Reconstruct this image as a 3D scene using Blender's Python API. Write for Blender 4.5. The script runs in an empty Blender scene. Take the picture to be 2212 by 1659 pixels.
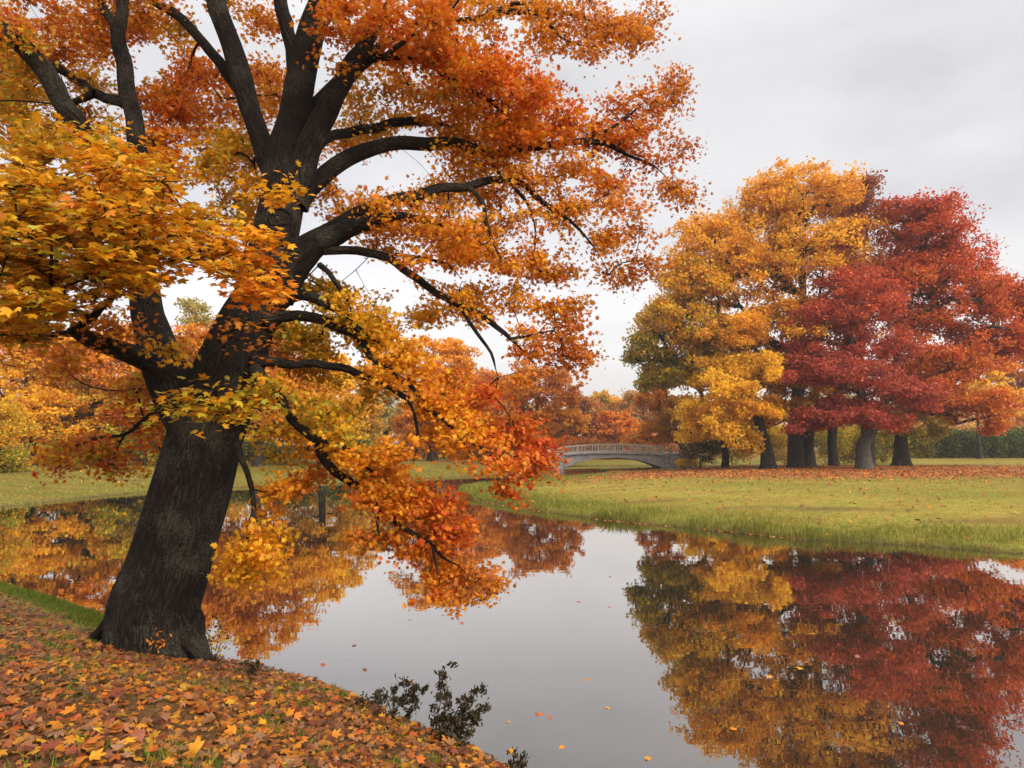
import bpy, math, random
import numpy as np
from mathutils import Vector
R = np.random.default_rng(7)
random.seed(7)
scene = bpy.context.scene
col = scene.collection

# ------------------------------------------------------------------ camera frame
FX = 1475.0; CXP = 1106.0; CYP = 829.5
CAM = np.array([0.0, 0.0, 2.6]); HOR = 965.0
PITCH = math.atan((HOR - CYP) / FX)
cp, sp = math.cos(PITCH), math.sin(PITCH)
def P(px, py, Y):
    """world point at ground distance Y seen in direction (px, py) of the photograph (2212 wide)"""
    u = (px - CXP) / FX; v = (CYP - py) / FX
    dy = cp - v * sp; dz = sp + v * cp
    t = Y / dy
    return np.array([u * t, Y, CAM[2] + dz * t])
def PX(p):
    """inverse of P for arrays (n,3)"""
    q = p - CAM
    d = q[:, 1] * cp + q[:, 2] * sp
    v = -q[:, 1] * sp + q[:, 2] * cp
    return CXP + FX * q[:, 0] / d, CYP - FX * v / d
def W0(px, py, z=0.0):
    u = (px - CXP) / FX; v = (CYP - py) / FX
    dy = cp - v * sp; dz = sp + v * cp
    t = (z - CAM[2]) / dz
    return (u * t, dy * t)

# ------------------------------------------------------------------ shores and terrain
def smooth(t):
    t = np.clip(t, 0, 1); return t * t * (3 - 2 * t)
near_px = [(1110,1659),(1045,1622),(900,1562),(800,1512),(700,1476),(600,1450),(470,1418),(330,1372),(220,1330),(130,1298),(0,1262)]
NEAR = [(60,-42),(20,-9),(8,0.2),(3,3.5)] + [W0(x,y,0.06) for x,y in near_px] + [(-16,17.5),(-30,23),(-60,33),(-130,60)]
lawn_px = [(2212,1197),(2000,1181),(1700,1163),(1500,1142),(1300,1124),(1150,1103),(1050,1086),(1003,1073),(988,1063),(1005,1054),(1080,1046),(1180,1037),(1240,1032),(1275,1029)]
LAWN = [(150,-30),(60,2),(30,10),(20,13.6)] + [W0(x,y) for x,y in lawn_px] + [(9.2,67),(9.8,78),(12,83),(18,86),(32,90)]
left_px = [(0,1097),(90,1086),(180,1076),(320,1063),(450,1056),(600,1049),(760,1042),(880,1035),(1000,1030),(1100,1026),(1195,1021)]
LEFT = [(-130,22),(-60,25),(-38,27)] + [W0(x,y) for x,y in left_px] + [(4.9,70),(4.8,80),(6,90),(12,94),(25,96),(32,92)]
POND = np.array(NEAR + LEFT[::1] + LAWN[::-1])
def pip(x, y, poly):
    ins = np.zeros(x.shape, bool); n = len(poly)
    for i in range(n):
        x1, y1 = poly[i]; x2, y2 = poly[(i + 1) % n]
        c = ((y1 > y) != (y2 > y)) & (x < (x2 - x1) * (y - y1) / (y2 - y1 + 1e-12) + x1)
        ins ^= c
    return ins
def pdist(x, y, pl):
    d = np.full(x.shape, 1e9)
    for (x1, y1), (x2, y2) in zip(pl[:-1], pl[1:]):
        dx, dy = x2 - x1, y2 - y1
        t = np.clip(((x - x1) * dx + (y - y1) * dy) / (dx * dx + dy * dy), 0, 1)
        d = np.minimum(d, np.hypot(x - x1 - t * dx, y - y1 - t * dy))
    return d
def wob(x, y, s, k=0):
    """soft value noise from sines, about -1..1"""
    x = x / s; y = y / s
    return (np.sin(x*1.3 + 2.1*np.sin(y*0.7 + k) + k*1.7) + np.sin(y*1.7 + 1.7*np.sin(x*0.9 + k*2.3) + 1.1) + np.sin((x + y)*2.3 + k) * .6 + np.sin((x*1.9 - y*2.7) + 3*k) * .6) / 2.6
def shore(x, y):
    x = np.asarray(x, float); y = np.asarray(y, float)
    a, b, c = pdist(x, y, NEAR), pdist(x, y, LAWN), pdist(x, y, LEFT)
    w = pip(x, y, POND)
    d = np.minimum(np.minimum(a, b), c)
    idn = np.where((a <= b) & (a <= c), 0, np.where(b <= c, 1, 2))
    return d, idn, w
def ground(x, y):
    d, i, w = shore(x, y)
    x = np.asarray(x, float); y = np.asarray(y, float)
    zn = 0.10 * smooth(d / .22) + 0.92 * smooth((d + .3) / 4.0) + .018 * wob(x, y, .35) * smooth(d)
    zl = 0.16 * smooth(d / .4) + 0.44 * smooth(d / 14) + 0.4 * smooth((d - 12) / 45) + .03 * wob(x, y, 2.2) * smooth(d / 3)
    zf = 0.14 * smooth(d / .4) + 0.86 * smooth(d / 15) + .04 * wob(x, y, 2.5) * smooth(d / 3)
    z = np.where(i == 0, zn, np.where(i == 1, zl, zf))
    return np.where(w, -np.minimum(1.3, .02 + .45 * d), z)
def gz(x, y): return float(ground(np.array([x]), np.array([y]))[0])

# ------------------------------------------------------------------ mesh helpers
def link(name, me, mat=None, parent=None, **props):
    o = bpy.data.objects.new(name, me); col.objects.link(o)
    if mat is not None: me.materials.append(mat)
    if parent is not None: o.parent = parent
    for k, v in props.items(): o[k] = v
    return o
def np_mesh(name, V, F, colr=None, uv=None, smooth_=False):
    """V (n,3), F (m,k) one polygon size"""
    V = np.asarray(V, np.float32); F = np.asarray(F, np.int32)
    me = bpy.data.meshes.new(name)
    me.vertices.add(len(V)); me.vertices.foreach_set('co', V.ravel())
    m, k = F.shape
    me.loops.add(m * k); me.loops.foreach_set('vertex_index', F.ravel())
    me.polygons.add(m)
    me.polygons.foreach_set('loop_start', np.arange(0, m * k, k, dtype=np.int32))
    me.polygons.foreach_set('use_smooth', np.full(m, smooth_, dtype=bool))
    if uv is not None:
        l = me.uv_layers.new(name='UV'); l.data.foreach_set('uv', np.asarray(uv, np.float32)[F.ravel()].ravel())
    if colr is not None:
        a = me.color_attributes.new('Col', 'FLOAT_COLOR', 'POINT')
        c = np.ones((len(V), 4), np.float32); c[:, :3] = colr
        a.data.foreach_set('color', c.ravel())
    me.update(calc_edges=True)
    return me
def empty(name, loc, label, cat, group=None):
    o = bpy.data.objects.new(name, None); col.objects.link(o)
    o.location = [float(a) for a in loc]; o['label'] = label; o['category'] = cat
    if group: o['group'] = group
    o.empty_display_size = .3
    return o
def norm(a): return a / (np.linalg.norm(a, axis=-1, keepdims=True) + 1e-9)
def catmull(pts, step):
    pts = np.asarray(pts, float)
    q = np.vstack([2*pts[0]-pts[1], pts, 2*pts[-1]-pts[-2]])
    out = []
    for i in range(1, len(q) - 2):
        L = np.linalg.norm((q[i+1]-q[i])[:3]); n = max(2, int(L / step))
        t = np.arange(n)[:, None] / n
        a, b, c, d = q[i-1], q[i], q[i+1], q[i+2]
        out.append(.5*((2*b) + (-a+c)*t + (2*a-5*b+4*c-d)*t*t + (-a+3*b-3*c+d)*t**3))
    out.append(q[-2][None])
    return np.vstack(out)
def tube(path, rad, n=12, rough=0.0, flare=None, cap=True, seed=0):
    """swept tube -> V, F(quads), UV in metres; origin offsets applied by caller"""
    path = np.asarray(path, float); m = len(path)
    T = norm(np.gradient(path, axis=0))
    ref = np.array([1.0, 0.2, 0.1]) if abs(T[0][0]) < .8 else np.array([0, 1.0, .3])
    N = np.zeros_like(T); u = norm(np.cross(T[0], ref)); N[0] = u
    for i in range(1, m):
        u = N[i-1] - T[i] * np.dot(N[i-1], T[i]); N[i] = norm(u)
    B = np.cross(T, N)
    s = np.concatenate([[0], np.cumsum(np.linalg.norm(np.diff(path, axis=0), axis=1))])
    ph = np.linspace(0, 2*np.pi, n + 1)
    rr = np.asarray(rad)[:, None] * np.ones((1, n + 1))
    if rough:
        k = seed * 1.37
        rr = rr * (1 + rough * (np.sin(ph*3 + s[:, None]*1.7 + k) * .5 + np.sin(ph*5 - s[:, None]*2.9 + k*2) * .35 + np.sin(ph*2 + s[:, None]*4.3 + k) * .4))
    if flare is not None: rr = rr * flare(s[:, None], ph[None, :])
    V = path[:, None, :] + rr[..., None] * (np.cos(ph)[None, :, None] * N[:, None, :] + np.sin(ph)[None, :, None] * B[:, None, :])
    UV = np.stack([ph[None, :] * np.asarray(rad).max() * np.ones((m, 1)), s[:, None] * np.ones((1, n + 1))], -1)
    i = np.arange(m - 1)[:, None] * (n + 1) + np.arange(n)[None, :]
    F = np.stack([i, i + 1, i + n + 2, i + n + 1], -1).reshape(-1, 4)
    return V.reshape(-1, 3), F, UV.reshape(-1, 2)
def merge(parts):
    Vs, Fs, Us, o = [], [], [], 0
    for V, F, U in parts:
        Vs.append(V); Fs.append(F + o); Us.append(U); o += len(V)
    return np.vstack(Vs), np.vstack(Fs), np.vstack(Us)
def edge_tubes(pa, pb, ra, rb, n=5):
    """many small frustums, one per branch segment"""
    m = len(pa); T = norm(pb - pa)
    ref = np.where(np.abs(T[:, 2:3]) < .9, np.array([[0, 0, 1.0]]), np.array([[1.0, 0, 0]]))
    N = norm(np.cross(T, ref)); B = np.cross(T, N)
    ph = np.arange(n) / n * 2 * np.pi
    ring = np.cos(ph)[None, :, None] * N[:, None] + np.sin(ph)[None, :, None] * B[:, None]
    ext = (T * (np.minimum(ra, rb)[:, None] * .4))[:, None]
    V = np.concatenate([pa[:, None] - ext + ring * ra[:, None, None], pb[:, None] + ext + ring * rb[:, None, None]], 1)
    j = np.arange(n); f = np.stack([j, (j + 1) % n, (j + 1) % n + n, j + n], -1)
    F = (np.arange(m)[:, None, None] * 2 * n + f[None]).reshape(-1, 4)
    L = np.linalg.norm(pb - pa, axis=1)
    U = np.zeros((m, 2 * n, 2)); U[:, :, 0] = np.concatenate([ph, ph])[None] * .1; U[:, n:, 1] = L[:, None]
    return V.reshape(-1, 3), F, U.reshape(-1, 2)

# leaf templates: outline round a centre, all triangles fan from the centre
def lobed(detail):
    tips = [(90, 1.0), (42, .92), (-8, .62), (188, .62), (138, .92)]
    notch = [(66, .5), (17, .44), (-52, .3), (-90, .26), (232, .3), (163, .44), (114, .5)]
    pts = []
    for a, r in tips:
        if detail:
            pts += [(a - 13, r * .74), (a - 6, r*.80), (a, r), (a + 6, r*.80), (a + 13, r * .74)]
        else: pts.append((a, r))
    pts += notch
    pts.sort(key=lambda t: (t[0] + 90) % 360)
    o = [(0, 0)] + [(math.cos(math.radians(a)) * r, math.sin(math.radians(a)) * r) for a, r in pts]
    o = np.array(o); k = len(o) - 1
    F = np.array([(0, 1 + i, 1 + (i + 1) % k) for i in range(k)])
    return o * .55, F
LEAF_HI = lobed(True); LEAF_LO = lobed(False)
_k = np.array([(0, .5), (-.38, .08), (-.12, -.5), (.34, -.12)]); LEAF_KITE = (_k, np.array([[0, 1, 2, 3]]))
_o = np.array([(0, 0), (0, -.5), (.17, -.25), (.2, .05), (.12, .35), (0, .55), (-.12, .35), (-.2, .05), (-.17, -.25)])
LEAF_OVAL = (_o, np.array([(0, 1 + i, 1 + (i + 1) % 8) for i in range(8)]))
def leaves(C, size, tmpl, colr, nrm, tipdir, curl=.25, jag=0.0):
    o, F = tmpl; n = len(C); k = len(o)
    N = norm(nrm); T = tipdir - N * np.sum(tipdir * N, 1, keepdims=True); T = norm(T); X = np.cross(T, N)
    oo = np.repeat(o[None], n, 0)
    if jag: oo = oo * (1 + R.uniform(-jag, jag, (n, k, 1)))
    cl = R.uniform(-.3, 1, (n, 1)) * curl
    z = -cl * (np.abs(oo[:, :, 0]) * 1.2 + oo[:, :, 1]**2 * 1.5)
    s = np.asarray(size).reshape(-1, 1, 1) * np.ones((n, 1, 1))
    V = C[:, None] + s * (oo[:, :, :1] * X[:, None] + oo[:, :, 1:] * T[:, None] + z[..., None] * N[:, None])
    FF = (np.arange(n)[:, None, None] * k + F[None]).reshape(-1, F.shape[1])
    return V.reshape(-1, 3), FF, np.repeat(colr, k, 0)
def leafmerge(L):
    Vs, Fs, Cs, o = [], [], [], 0
    for V, F, c in L:
        Vs.append(V); Fs.append(F + o); Cs.append(c); o += len(V)
    return np.vstack(Vs), np.vstack(Fs), np.vstack(Cs)

# ------------------------------------------------------------------ palettes (surface colours of the leaves; amber also has crown shade darkened in)
PAL = dict(
    gold=[(.76,.34,.010),(.78,.40,.015),(.74,.28,.008),(.70,.38,.02)],
    yellow=[(.82,.45,.012),(.80,.40,.012),(.78,.48,.03)],
    oliv=[(.50,.36,.02),(.58,.36,.015),(.38,.33,.03),(.64,.32,.012)],
    orange=[(.68,.23,.010),(.70,.29,.012),(.60,.17,.010),(.66,.26,.02)],
    redor=[(.62,.13,.010),(.66,.18,.010),(.56,.10,.012),(.66,.22,.012)],
    red=[(.52,.062,.012),(.58,.09,.012),(.46,.045,.015),(.62,.13,.012)],
    crimson=[(.40,.060,.034),(.44,.072,.036),(.34,.045,.026),(.48,.095,.036)],
    rust=[(.50,.15,.015),(.56,.19,.015),(.42,.11,.015)],
    maroon=[(.30,.06,.022),(.36,.08,.025),(.25,.05,.02)],
    amber=[(.48,.21,.008),(.42,.23,.012),(.52,.23,.008),(.44,.15,.006)],
    green=[(.16,.19,.020),(.22,.23,.02),(.30,.28,.025),(.12,.15,.02)],
    dkgreen=[(.045,.07,.018),(.06,.09,.02),(.09,.11,.02)],
    tan=[(.40,.17,.065),(.44,.19,.07),(.32,.13,.045),(.38,.19,.09)],
    brown=[(.22,.075,.02),(.28,.10,.03),(.16,.06,.02)],
    dark=[(.035,.026,.010),(.045,.028,.010),(.024,.022,.009)],
    pale=[(.46,.34,.10),(.50,.36,.09),(.40,.30,.10)],
)
def pick(n, mix, jit=.16):
    """mix: 'gold' or [('gold',3),('orange',1)]"""
    if isinstance(mix, str): mix = [(mix, 1)]
    w = np.array([m[1] for m in mix], float); w /= w.sum()
    k = R.choice(len(mix), n, p=w)
    out = np.zeros((n, 3))
    for i, m in enumerate(mix):
        q = np.where(k == i)[0]
        if len(q): out[q] = np.array(PAL[m[0]])[R.integers(0, len(PAL[m[0]]), len(q))]
    return np.clip(out * (1 + R.uniform(-jit, jit, (n, 1))) * (1 + R.uniform(-.06, .06, (n, 3))), 0, .85)

# ------------------------------------------------------------------ materials
def newmat(name):
    m = bpy.data.materials.new(name); m.use_nodes = True
    nt = m.node_tree; nt.nodes.clear()
    out = nt.nodes.new('ShaderNodeOutputMaterial')
    return m, nt, out
def nd(nt, t, **kw):
    n = nt.nodes.new('ShaderNode' + t)
    for k, v in kw.items():
        if k in n.inputs.keys(): n.inputs[k].default_value = v
        else: setattr(n, k, v)
    return n
def leaf_material(name, trans=.4, rough=.5, spec=.25):
    m, nt, out = newmat(name)
    a = nd(nt, 'Attribute', attribute_name='Col')
    p = nd(nt, 'BsdfPrincipled'); p.inputs['Roughness'].default_value = rough; p.inputs['Specular IOR Level'].default_value = spec
    t = nd(nt, 'BsdfTranslucent'); mx = nd(nt, 'MixShader'); mx.inputs[0].default_value = trans
    nt.links.new(a.outputs['Color'], p.inputs['Base Color']); nt.links.new(a.outputs['Color'], t.inputs['Color'])
    nt.links.new(p.outputs[0], mx.inputs[1]); nt.links.new(t.outputs[0], mx.inputs[2]); nt.links.new(mx.outputs[0], out.inputs[0])
    return m
M_LEAF = leaf_material('leaf', .45)
M_LITTER = leaf_material('litter_leaf', .12, .55, .3)
M_GRASS = leaf_material('grass_blade', .3, .6, .15)
def ramp(nt, stops):
    r = nd(nt, 'ValToRGB'); e = r.color_ramp.elements
    while len(e) < len(stops): e.new(.5)
    for el, (p, c) in zip(e, stops): el.position = p; el.color = (*c, 1)
    return r
def bark_material(name, dark, light, lichen, lichen_amt=.5, su=16, sv=3.0, bump=.9):
    m, nt, out = newmat(name); L = nt.links.new
    uv = nd(nt, 'UVMap', uv_map='UV'); mp = nd(nt, 'Mapping'); mp.inputs['Scale'].default_value = (su, sv, 1)
    L(uv.outputs[0], mp.inputs[0])
    n0 = nd(nt, 'TexNoise'); n0.inputs['Scale'].default_value = .9; n0.inputs['Detail'].default_value = 3
    L(mp.outputs[0], n0.inputs['Vector'])
    mixv = nd(nt, 'VectorMath', operation='MULTIPLY_ADD'); mixv.inputs[1].default_value = (.45, .9, 0); L(n0.outputs['Color'], mixv.inputs[0]); L(mp.outputs[0], mixv.inputs[2])
    v = nd(nt, 'TexVoronoi', feature='DISTANCE_TO_EDGE'); v.inputs['Scale'].default_value = 1.0; L(mixv.outputs[0], v.inputs['Vector'])
    n1 = nd(nt, 'TexNoise'); n1.inputs['Scale'].default_value = 3.0; n1.inputs['Detail'].default_value = 6; L(mp.outputs[0], n1.inputs['Vector'])
    hgt = nd(nt, 'Math', operation='MULTIPLY_ADD'); hgt.inputs[1].default_value = 1.6; L(v.outputs['Distance'], hgt.inputs[0]); L(n1.outputs['Fac'], hgt.inputs[2])
    r = ramp(nt, [(.35, dark), (1.1, light)]); L(hgt.outputs[0], r.inputs[0])
    tc = nd(nt, 'TexCoord'); n2 = nd(nt, 'TexNoise'); n2.inputs['Scale'].default_value = 38; n2.inputs['Detail'].default_value = 5; n2.inputs['Roughness'].default_value = .7; L(tc.outputs['Object'], n2.inputs['Vector'])
    n3 = nd(nt, 'TexNoise'); n3.inputs['Scale'].default_value = 2.2; n3.inputs['Detail'].default_value = 3; L(tc.outputs['Object'], n3.inputs['Vector'])
    mu = nd(nt, 'Math', operation='MULTIPLY'); L(n2.outputs['Fac'], mu.inputs[0]); L(n3.outputs['Fac'], mu.inputs[1])
    lr = ramp(nt, [(.25, (0, 0, 0)), (.33, (lichen_amt,) * 3)]); L(mu.outputs[0], lr.inputs[0])
    mc = nd(nt, 'MixRGB'); mc.inputs[2].default_value = (*lichen, 1); L(lr.outputs[0], mc.inputs[0]); L(r.outputs[0], mc.inputs[1])
    p = nd(nt, 'BsdfPrincipled'); p.inputs['Roughness'].default_value = .9; p.inputs['Specular IOR Level'].default_value = .15
    L(mc.outputs[0], p.inputs['Base Color'])
    b = nd(nt, 'Bump'); b.inputs['Strength'].default_value = bump; b.inputs['Distance'].default_value = .05; L(hgt.outputs[0], b.inputs['Height']); L(b.outputs[0], p.inputs['Normal'])
    L(p.outputs[0], out.inputs[0])
    return m
M_BARK = bark_material('old_maple_bark', (.0025,.0019,.0015), (.026,.0175,.013), (.085,.077,.056), .5, 17, 3.8, 1.0)
M_BARKD = bark_material('dark_bark', (.010,.007,.006), (.042,.031,.025), (.10,.10,.07), .3, 8, 2)
M_BARKG = bark_material('grey_bark', (.03,.025,.022), (.11,.094,.082), (.15,.14,.12), .4, 8, 2)
def plain(name, c, rough=.8, noise=0, scale=8, bump=0):
    m, nt, out = newmat(name); L = nt.links.new
    p = nd(nt, 'BsdfPrincipled'); p.inputs['Roughness'].default_value = rough; p.inputs['Specular IOR Level'].default_value = .3
    if noise:
        tc = nd(nt, 'TexCoord'); n = nd(nt, 'TexNoise'); n.inputs['Scale'].default_value = scale; n.inputs['Detail'].default_value = 8; L(tc.outputs['Object'], n.inputs['Vector'])
        r = ramp(nt, [(.3, tuple(a * (1 - noise) for a in c)), (.7, tuple(min(1, a * (1 + noise)) for a in c))]); L(n.outputs['Fac'], r.inputs[0]); L(r.outputs[0], p.inputs['Base Color'])
        if bump:
            b = nd(nt, 'Bump'); b.inputs['Strength'].default_value = bump; b.inputs['Distance'].default_value = .03; L(n.outputs['Fac'], b.inputs['Height']); L(b.outputs[0], p.inputs['Normal'])
    else: p.inputs['Base Color'].default_value = (*c, 1)
    L(p.outputs[0], out.inputs[0])
    return m
M_CONC = plain('weathered_concrete', (.225,.20,.19), .85, .35, 3, .3)
M_RAIL = plain('rail_paint', (.31,.28,.225), .6, .2, 5)
def stone_material():
    m, nt, out = newmat('rubble_stone'); L = nt.links.new
    tc = nd(nt, 'TexCoord'); mp = nd(nt, 'Mapping'); mp.inputs['Scale'].default_value = (1.6, 1.6, 3.2); L(tc.outputs['Object'], mp.inputs[0])
    v = nd(nt, 'TexVoronoi', feature='DISTANCE_TO_EDGE'); v.inputs['Scale'].default_value = 1.3; L(mp.outputs[0], v.inputs['Vector'])
    v2 = nd(nt, 'TexVoronoi'); v2.inputs['Scale'].default_value = 1.3; L(mp.outputs[0], v2.inputs['Vector'])
    r = ramp(nt, [(0, (.10,.09,.08)), (.09, (1, 1, 1))]); L(v.outputs['Distance'], r.inputs[0])
    hs = nd(nt, 'HueSaturation'); hs.inputs['Saturation'].default_value = .12; hs.inputs['Value'].default_value = .38; L(v2.outputs['Color'], hs.inputs['Color'])
    ad = nd(nt, 'MixRGB'); ad.inputs[0].default_value = .6; ad.inputs[2].default_value = (.22,.20,.18,1); L(hs.outputs[0], ad.inputs[1])
    mu = nd(nt, 'MixRGB', blend_type='MULTIPLY'); mu.inputs[0].default_value = 1; L(ad.outputs[0], mu.inputs[1]); L(r.outputs[0], mu.inputs[2])
    p = nd(nt, 'BsdfPrincipled'); p.inputs['Roughness'].default_value = .9; L(mu.outputs[0], p.inputs['Base Color'])
    b = nd(nt, 'Bump'); b.inputs['Strength'].default_value = .8; b.inputs['Distance'].default_value = .06; L(r.outputs[0], b.inputs['Height']); L(b.outputs[0], p.inputs['Normal'])
    L(p.outputs[0], out.inputs[0]); return m
M_STONE = stone_material()

# ------------------------------------------------------------------ ground
def axis(parts):
    out = []
    for a, b, s in parts: out.append(np.arange(a, b, s))
    return np.concatenate(out)
gx = np.concatenate([-np.geomspace(900, 50, 26)[:-1], axis([(-50,-14,.4),(-14,14,.13),(14,50,.35)]), np.geomspace(50, 900, 26)])
gy = np.concatenate([axis([(-45,0,1.5),(0,20,.11),(20,50,.25),(50,112,.6)]), np.geomspace(112, 1300, 28)])
GX, GY = np.meshgrid(gx, gy)
fx, fy = GX.ravel(), GY.ravel()
D_, I_, WT = shore(fx, fy); GZ = ground(fx, fy)
def litter_amount(x, y, d, i):
    """how much of the turf is hidden under fallen leaves"""
    grove = np.exp(-(((x - 29) / 25)**2 + ((y - 57) / 14)**2)**1.8)
    a = np.where(i == 1, grove * 1.35 + .09, 0)
    a = np.where(i == 2, .16 + .3 * smooth((d - 4) / 12), a)
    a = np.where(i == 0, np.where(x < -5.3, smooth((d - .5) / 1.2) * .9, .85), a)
    return np.clip(a, 0, 1)
def turf_colour(x, y, d, i):
    n = wob(x, y * 1.8, 2.6) * .45 + wob(x, y * 2, 9, 2) * .4 + wob(x * .7, y * 1.6, .9, 6) * .45
    band = np.exp(-((d - 7.5) / 3.8)**2) * .9 - np.exp(-((d - 1.0) / 1.8)**2) * .8 - np.exp(-((d - 15) / 3)**2) * .3
    t = np.clip(.46 + .35 * np.where(i == 1, band, .25) + .35 * n, 0, 1)[:, None]
    green = np.array([.135,.145,.019]); straw = np.array([.28,.215,.042])
    c = green * (1 - t) + straw * t
    br = (np.clip(wob(x * .8, y * 2, 1.7, 9) - .1, 0, 1) * np.exp(-((d - 6) / 3.5)**2) * .9)[:, None]
    c = c * (1 - br) + br * np.array([.12,.085,.03])
    return np.where((i == 2)[:, None], c * np.array([.72,.80,.8]), c)
lit = np.clip(litter_amount(fx, fy, D_, I_) + .22 * wob(fx, fy, 1.1, 5) , 0, 1)[:, None]
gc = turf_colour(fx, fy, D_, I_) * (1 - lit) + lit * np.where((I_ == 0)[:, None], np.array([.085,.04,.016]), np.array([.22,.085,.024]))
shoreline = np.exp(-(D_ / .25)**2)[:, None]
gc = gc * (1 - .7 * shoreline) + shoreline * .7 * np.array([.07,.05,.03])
gc = np.where(WT[:, None], np.array([.03,.026,.016]), gc)
nx, ny = len(gx), len(gy)
ii = np.arange(ny - 1)[:, None] * nx + np.arange(nx - 1)[None]
FQ = np.stack([ii, ii + 1, ii + nx + 1, ii + nx], -1).reshape(-1, 4)
m, nt, out = newmat('turf_and_soil'); L = nt.links.new
a = nd(nt, 'Attribute', attribute_name='Col'); tc = nd(nt, 'TexCoord')
n1 = nd(nt, 'TexNoise'); n1.inputs['Scale'].default_value = 3.5; n1.inputs['Detail'].default_value = 9; n1.inputs['Roughness'].default_value = .75; L(tc.outputs['Object'], n1.inputs['Vector'])
n2 = nd(nt, 'TexNoise'); n2.inputs['Scale'].default_value = 22; n2.inputs['Detail'].default_value = 4; L(tc.outputs['Object'], n2.inputs['Vector'])
r1 = ramp(nt, [(.3, (.5,.52,.5)), (.7, (1.45,1.4,1.3))]); L(n1.outputs['Fac'], r1.inputs[0])
mu = nd(nt, 'MixRGB', blend_type='MULTIPLY'); mu.inputs[0].default_value = 1; L(a.outputs['Color'], mu.inputs[1]); L(r1.outputs[0], mu.inputs[2])
p = nd(nt, 'BsdfPrincipled'); p.inputs['Roughness'].default_value = .95; p.inputs['Specular IOR Level'].default_value = .1; L(mu.outputs[0], p.inputs['Base Color'])
b = nd(nt, 'Bump'); b.inputs['Strength'].default_value = .7; b.inputs['Distance'].default_value = .05; L(n2.outputs['Fac'], b.inputs['Height']); L(b.outputs[0], p.inputs['Normal']); L(p.outputs[0], out.inputs[0])
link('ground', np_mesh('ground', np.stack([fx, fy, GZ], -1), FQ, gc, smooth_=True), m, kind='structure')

# ------------------------------------------------------------------ water
m, nt, out = newmat('still_pond_water'); L = nt.links.new
tc = nd(nt, 'TexCoord'); mp = nd(nt, 'Mapping'); mp.inputs['Scale'].default_value = (.55, 1.5, 1); L(tc.outputs['Object'], mp.inputs[0])
n1 = nd(nt, 'TexNoise'); n1.inputs['Scale'].default_value = 1.1; n1.inputs['Detail'].default_value = 3; L(mp.outputs[0], n1.inputs['Vector'])
b = nd(nt, 'Bump'); b.inputs['Strength'].default_value = .025; b.inputs['Distance'].default_value = .05; L(n1.outputs['Fac'], b.inputs['Height'])
df = nd(nt, 'BsdfDiffuse'); df.inputs['Color'].default_value = (.020,.016,.009,1)
gl = nd(nt, 'BsdfGlossy'); gl.inputs['Roughness'].default_value = .004; gl.inputs['Color'].default_value = (.98,.94,.92,1); L(b.outputs[0], gl.inputs['Normal'])
lw_ = nd(nt, 'LayerWeight'); lw_.inputs['Blend'].default_value = .5; L(b.outputs[0], lw_.inputs['Normal'])
pw = nd(nt, 'Math', operation='POWER'); pw.inputs[1].default_value = 2.15; L(lw_.outputs['Facing'], pw.inputs[0])
fr = nd(nt, 'Math', operation='MULTIPLY_ADD'); fr.inputs[1].default_value = .97; fr.inputs[2].default_value = .02; L(pw.outputs[0], fr.inputs[0])
mx = nd(nt, 'MixShader'); L(fr.outputs[0], mx.inputs[0]); L(df.outputs[0], mx.inputs[1]); L(gl.outputs[0], mx.inputs[2]); L(mx.outputs[0], out.inputs[0])
wv = np.array([(-140,-45,0),(160,-45,0),(160,100,0),(-140,100,0)], float)
link('pond_water', np_mesh('pond_water', wv, np.array([[0,1,2,3]])), m, kind='structure')

# ------------------------------------------------------------------ tree machinery
def connect(pos, plen, attr, seg, pen=.2, up=None, sag=.0, wig=.12):
    """grow twigs from a skeleton (pos, path length) to every attractor; returns positions, parents, tip flags"""
    P0 = np.asarray(pos, float); n0 = len(P0)
    d0 = np.min(np.linalg.norm(attr[:, None] - P0[None], axis=2), axis=1) if len(attr) * n0 < 4e6 else np.array([np.min(np.linalg.norm(P0 - a, axis=1)) for a in attr])
    order = np.argsort(d0)
    cap = n0 + 1 + len(attr) * 60
    A = np.zeros((cap, 3)); A[:n0] = P0; Ln = np.zeros(cap); Ln[:n0] = plen
    par = np.full(cap, -1); n = n0; tips = np.zeros(len(attr), int)
    for k in order:
        a = attr[k]; v = a - A[:n]; d = np.linalg.norm(v, axis=1)
        cost = d + pen * Ln[:n]
        if up is not None: cost = cost + np.maximum(0, up * d - v[:, 2]) * .9
        j = int(np.argmin(cost)); dist = d[j]
        m = max(1, min(40, int(dist / seg)))
        side = R.normal(0, wig, 3) * dist
        t = np.arange(1, m + 1) / m
        bow = (4 * t * (1 - t))[:, None]
        q = A[j] + v[j] * t[:, None] + bow * (side + np.array([0, 0, sag * dist]))
        A[n:n+m] = q; par[n] = j; par[n+1:n+m] = np.arange(n, n+m-1)
        Ln[n:n+m] = Ln[j] + dist * t
        n += m; tips[k] = n - 1
    return A[:n], par[:n], tips, n0
def twig_radii(par, tips, n0, r0, ex=.45, rmax=9):
    n = len(par); cnt = np.zeros(n)
    np.add.at(cnt, tips, 1)
    for i in range(n - 1, n0 - 1, -1):
        if par[i] >= 0: cnt[par[i]] += cnt[i]
    return np.minimum(r0 * np.maximum(cnt, 1) ** ex, rmax)

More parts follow.
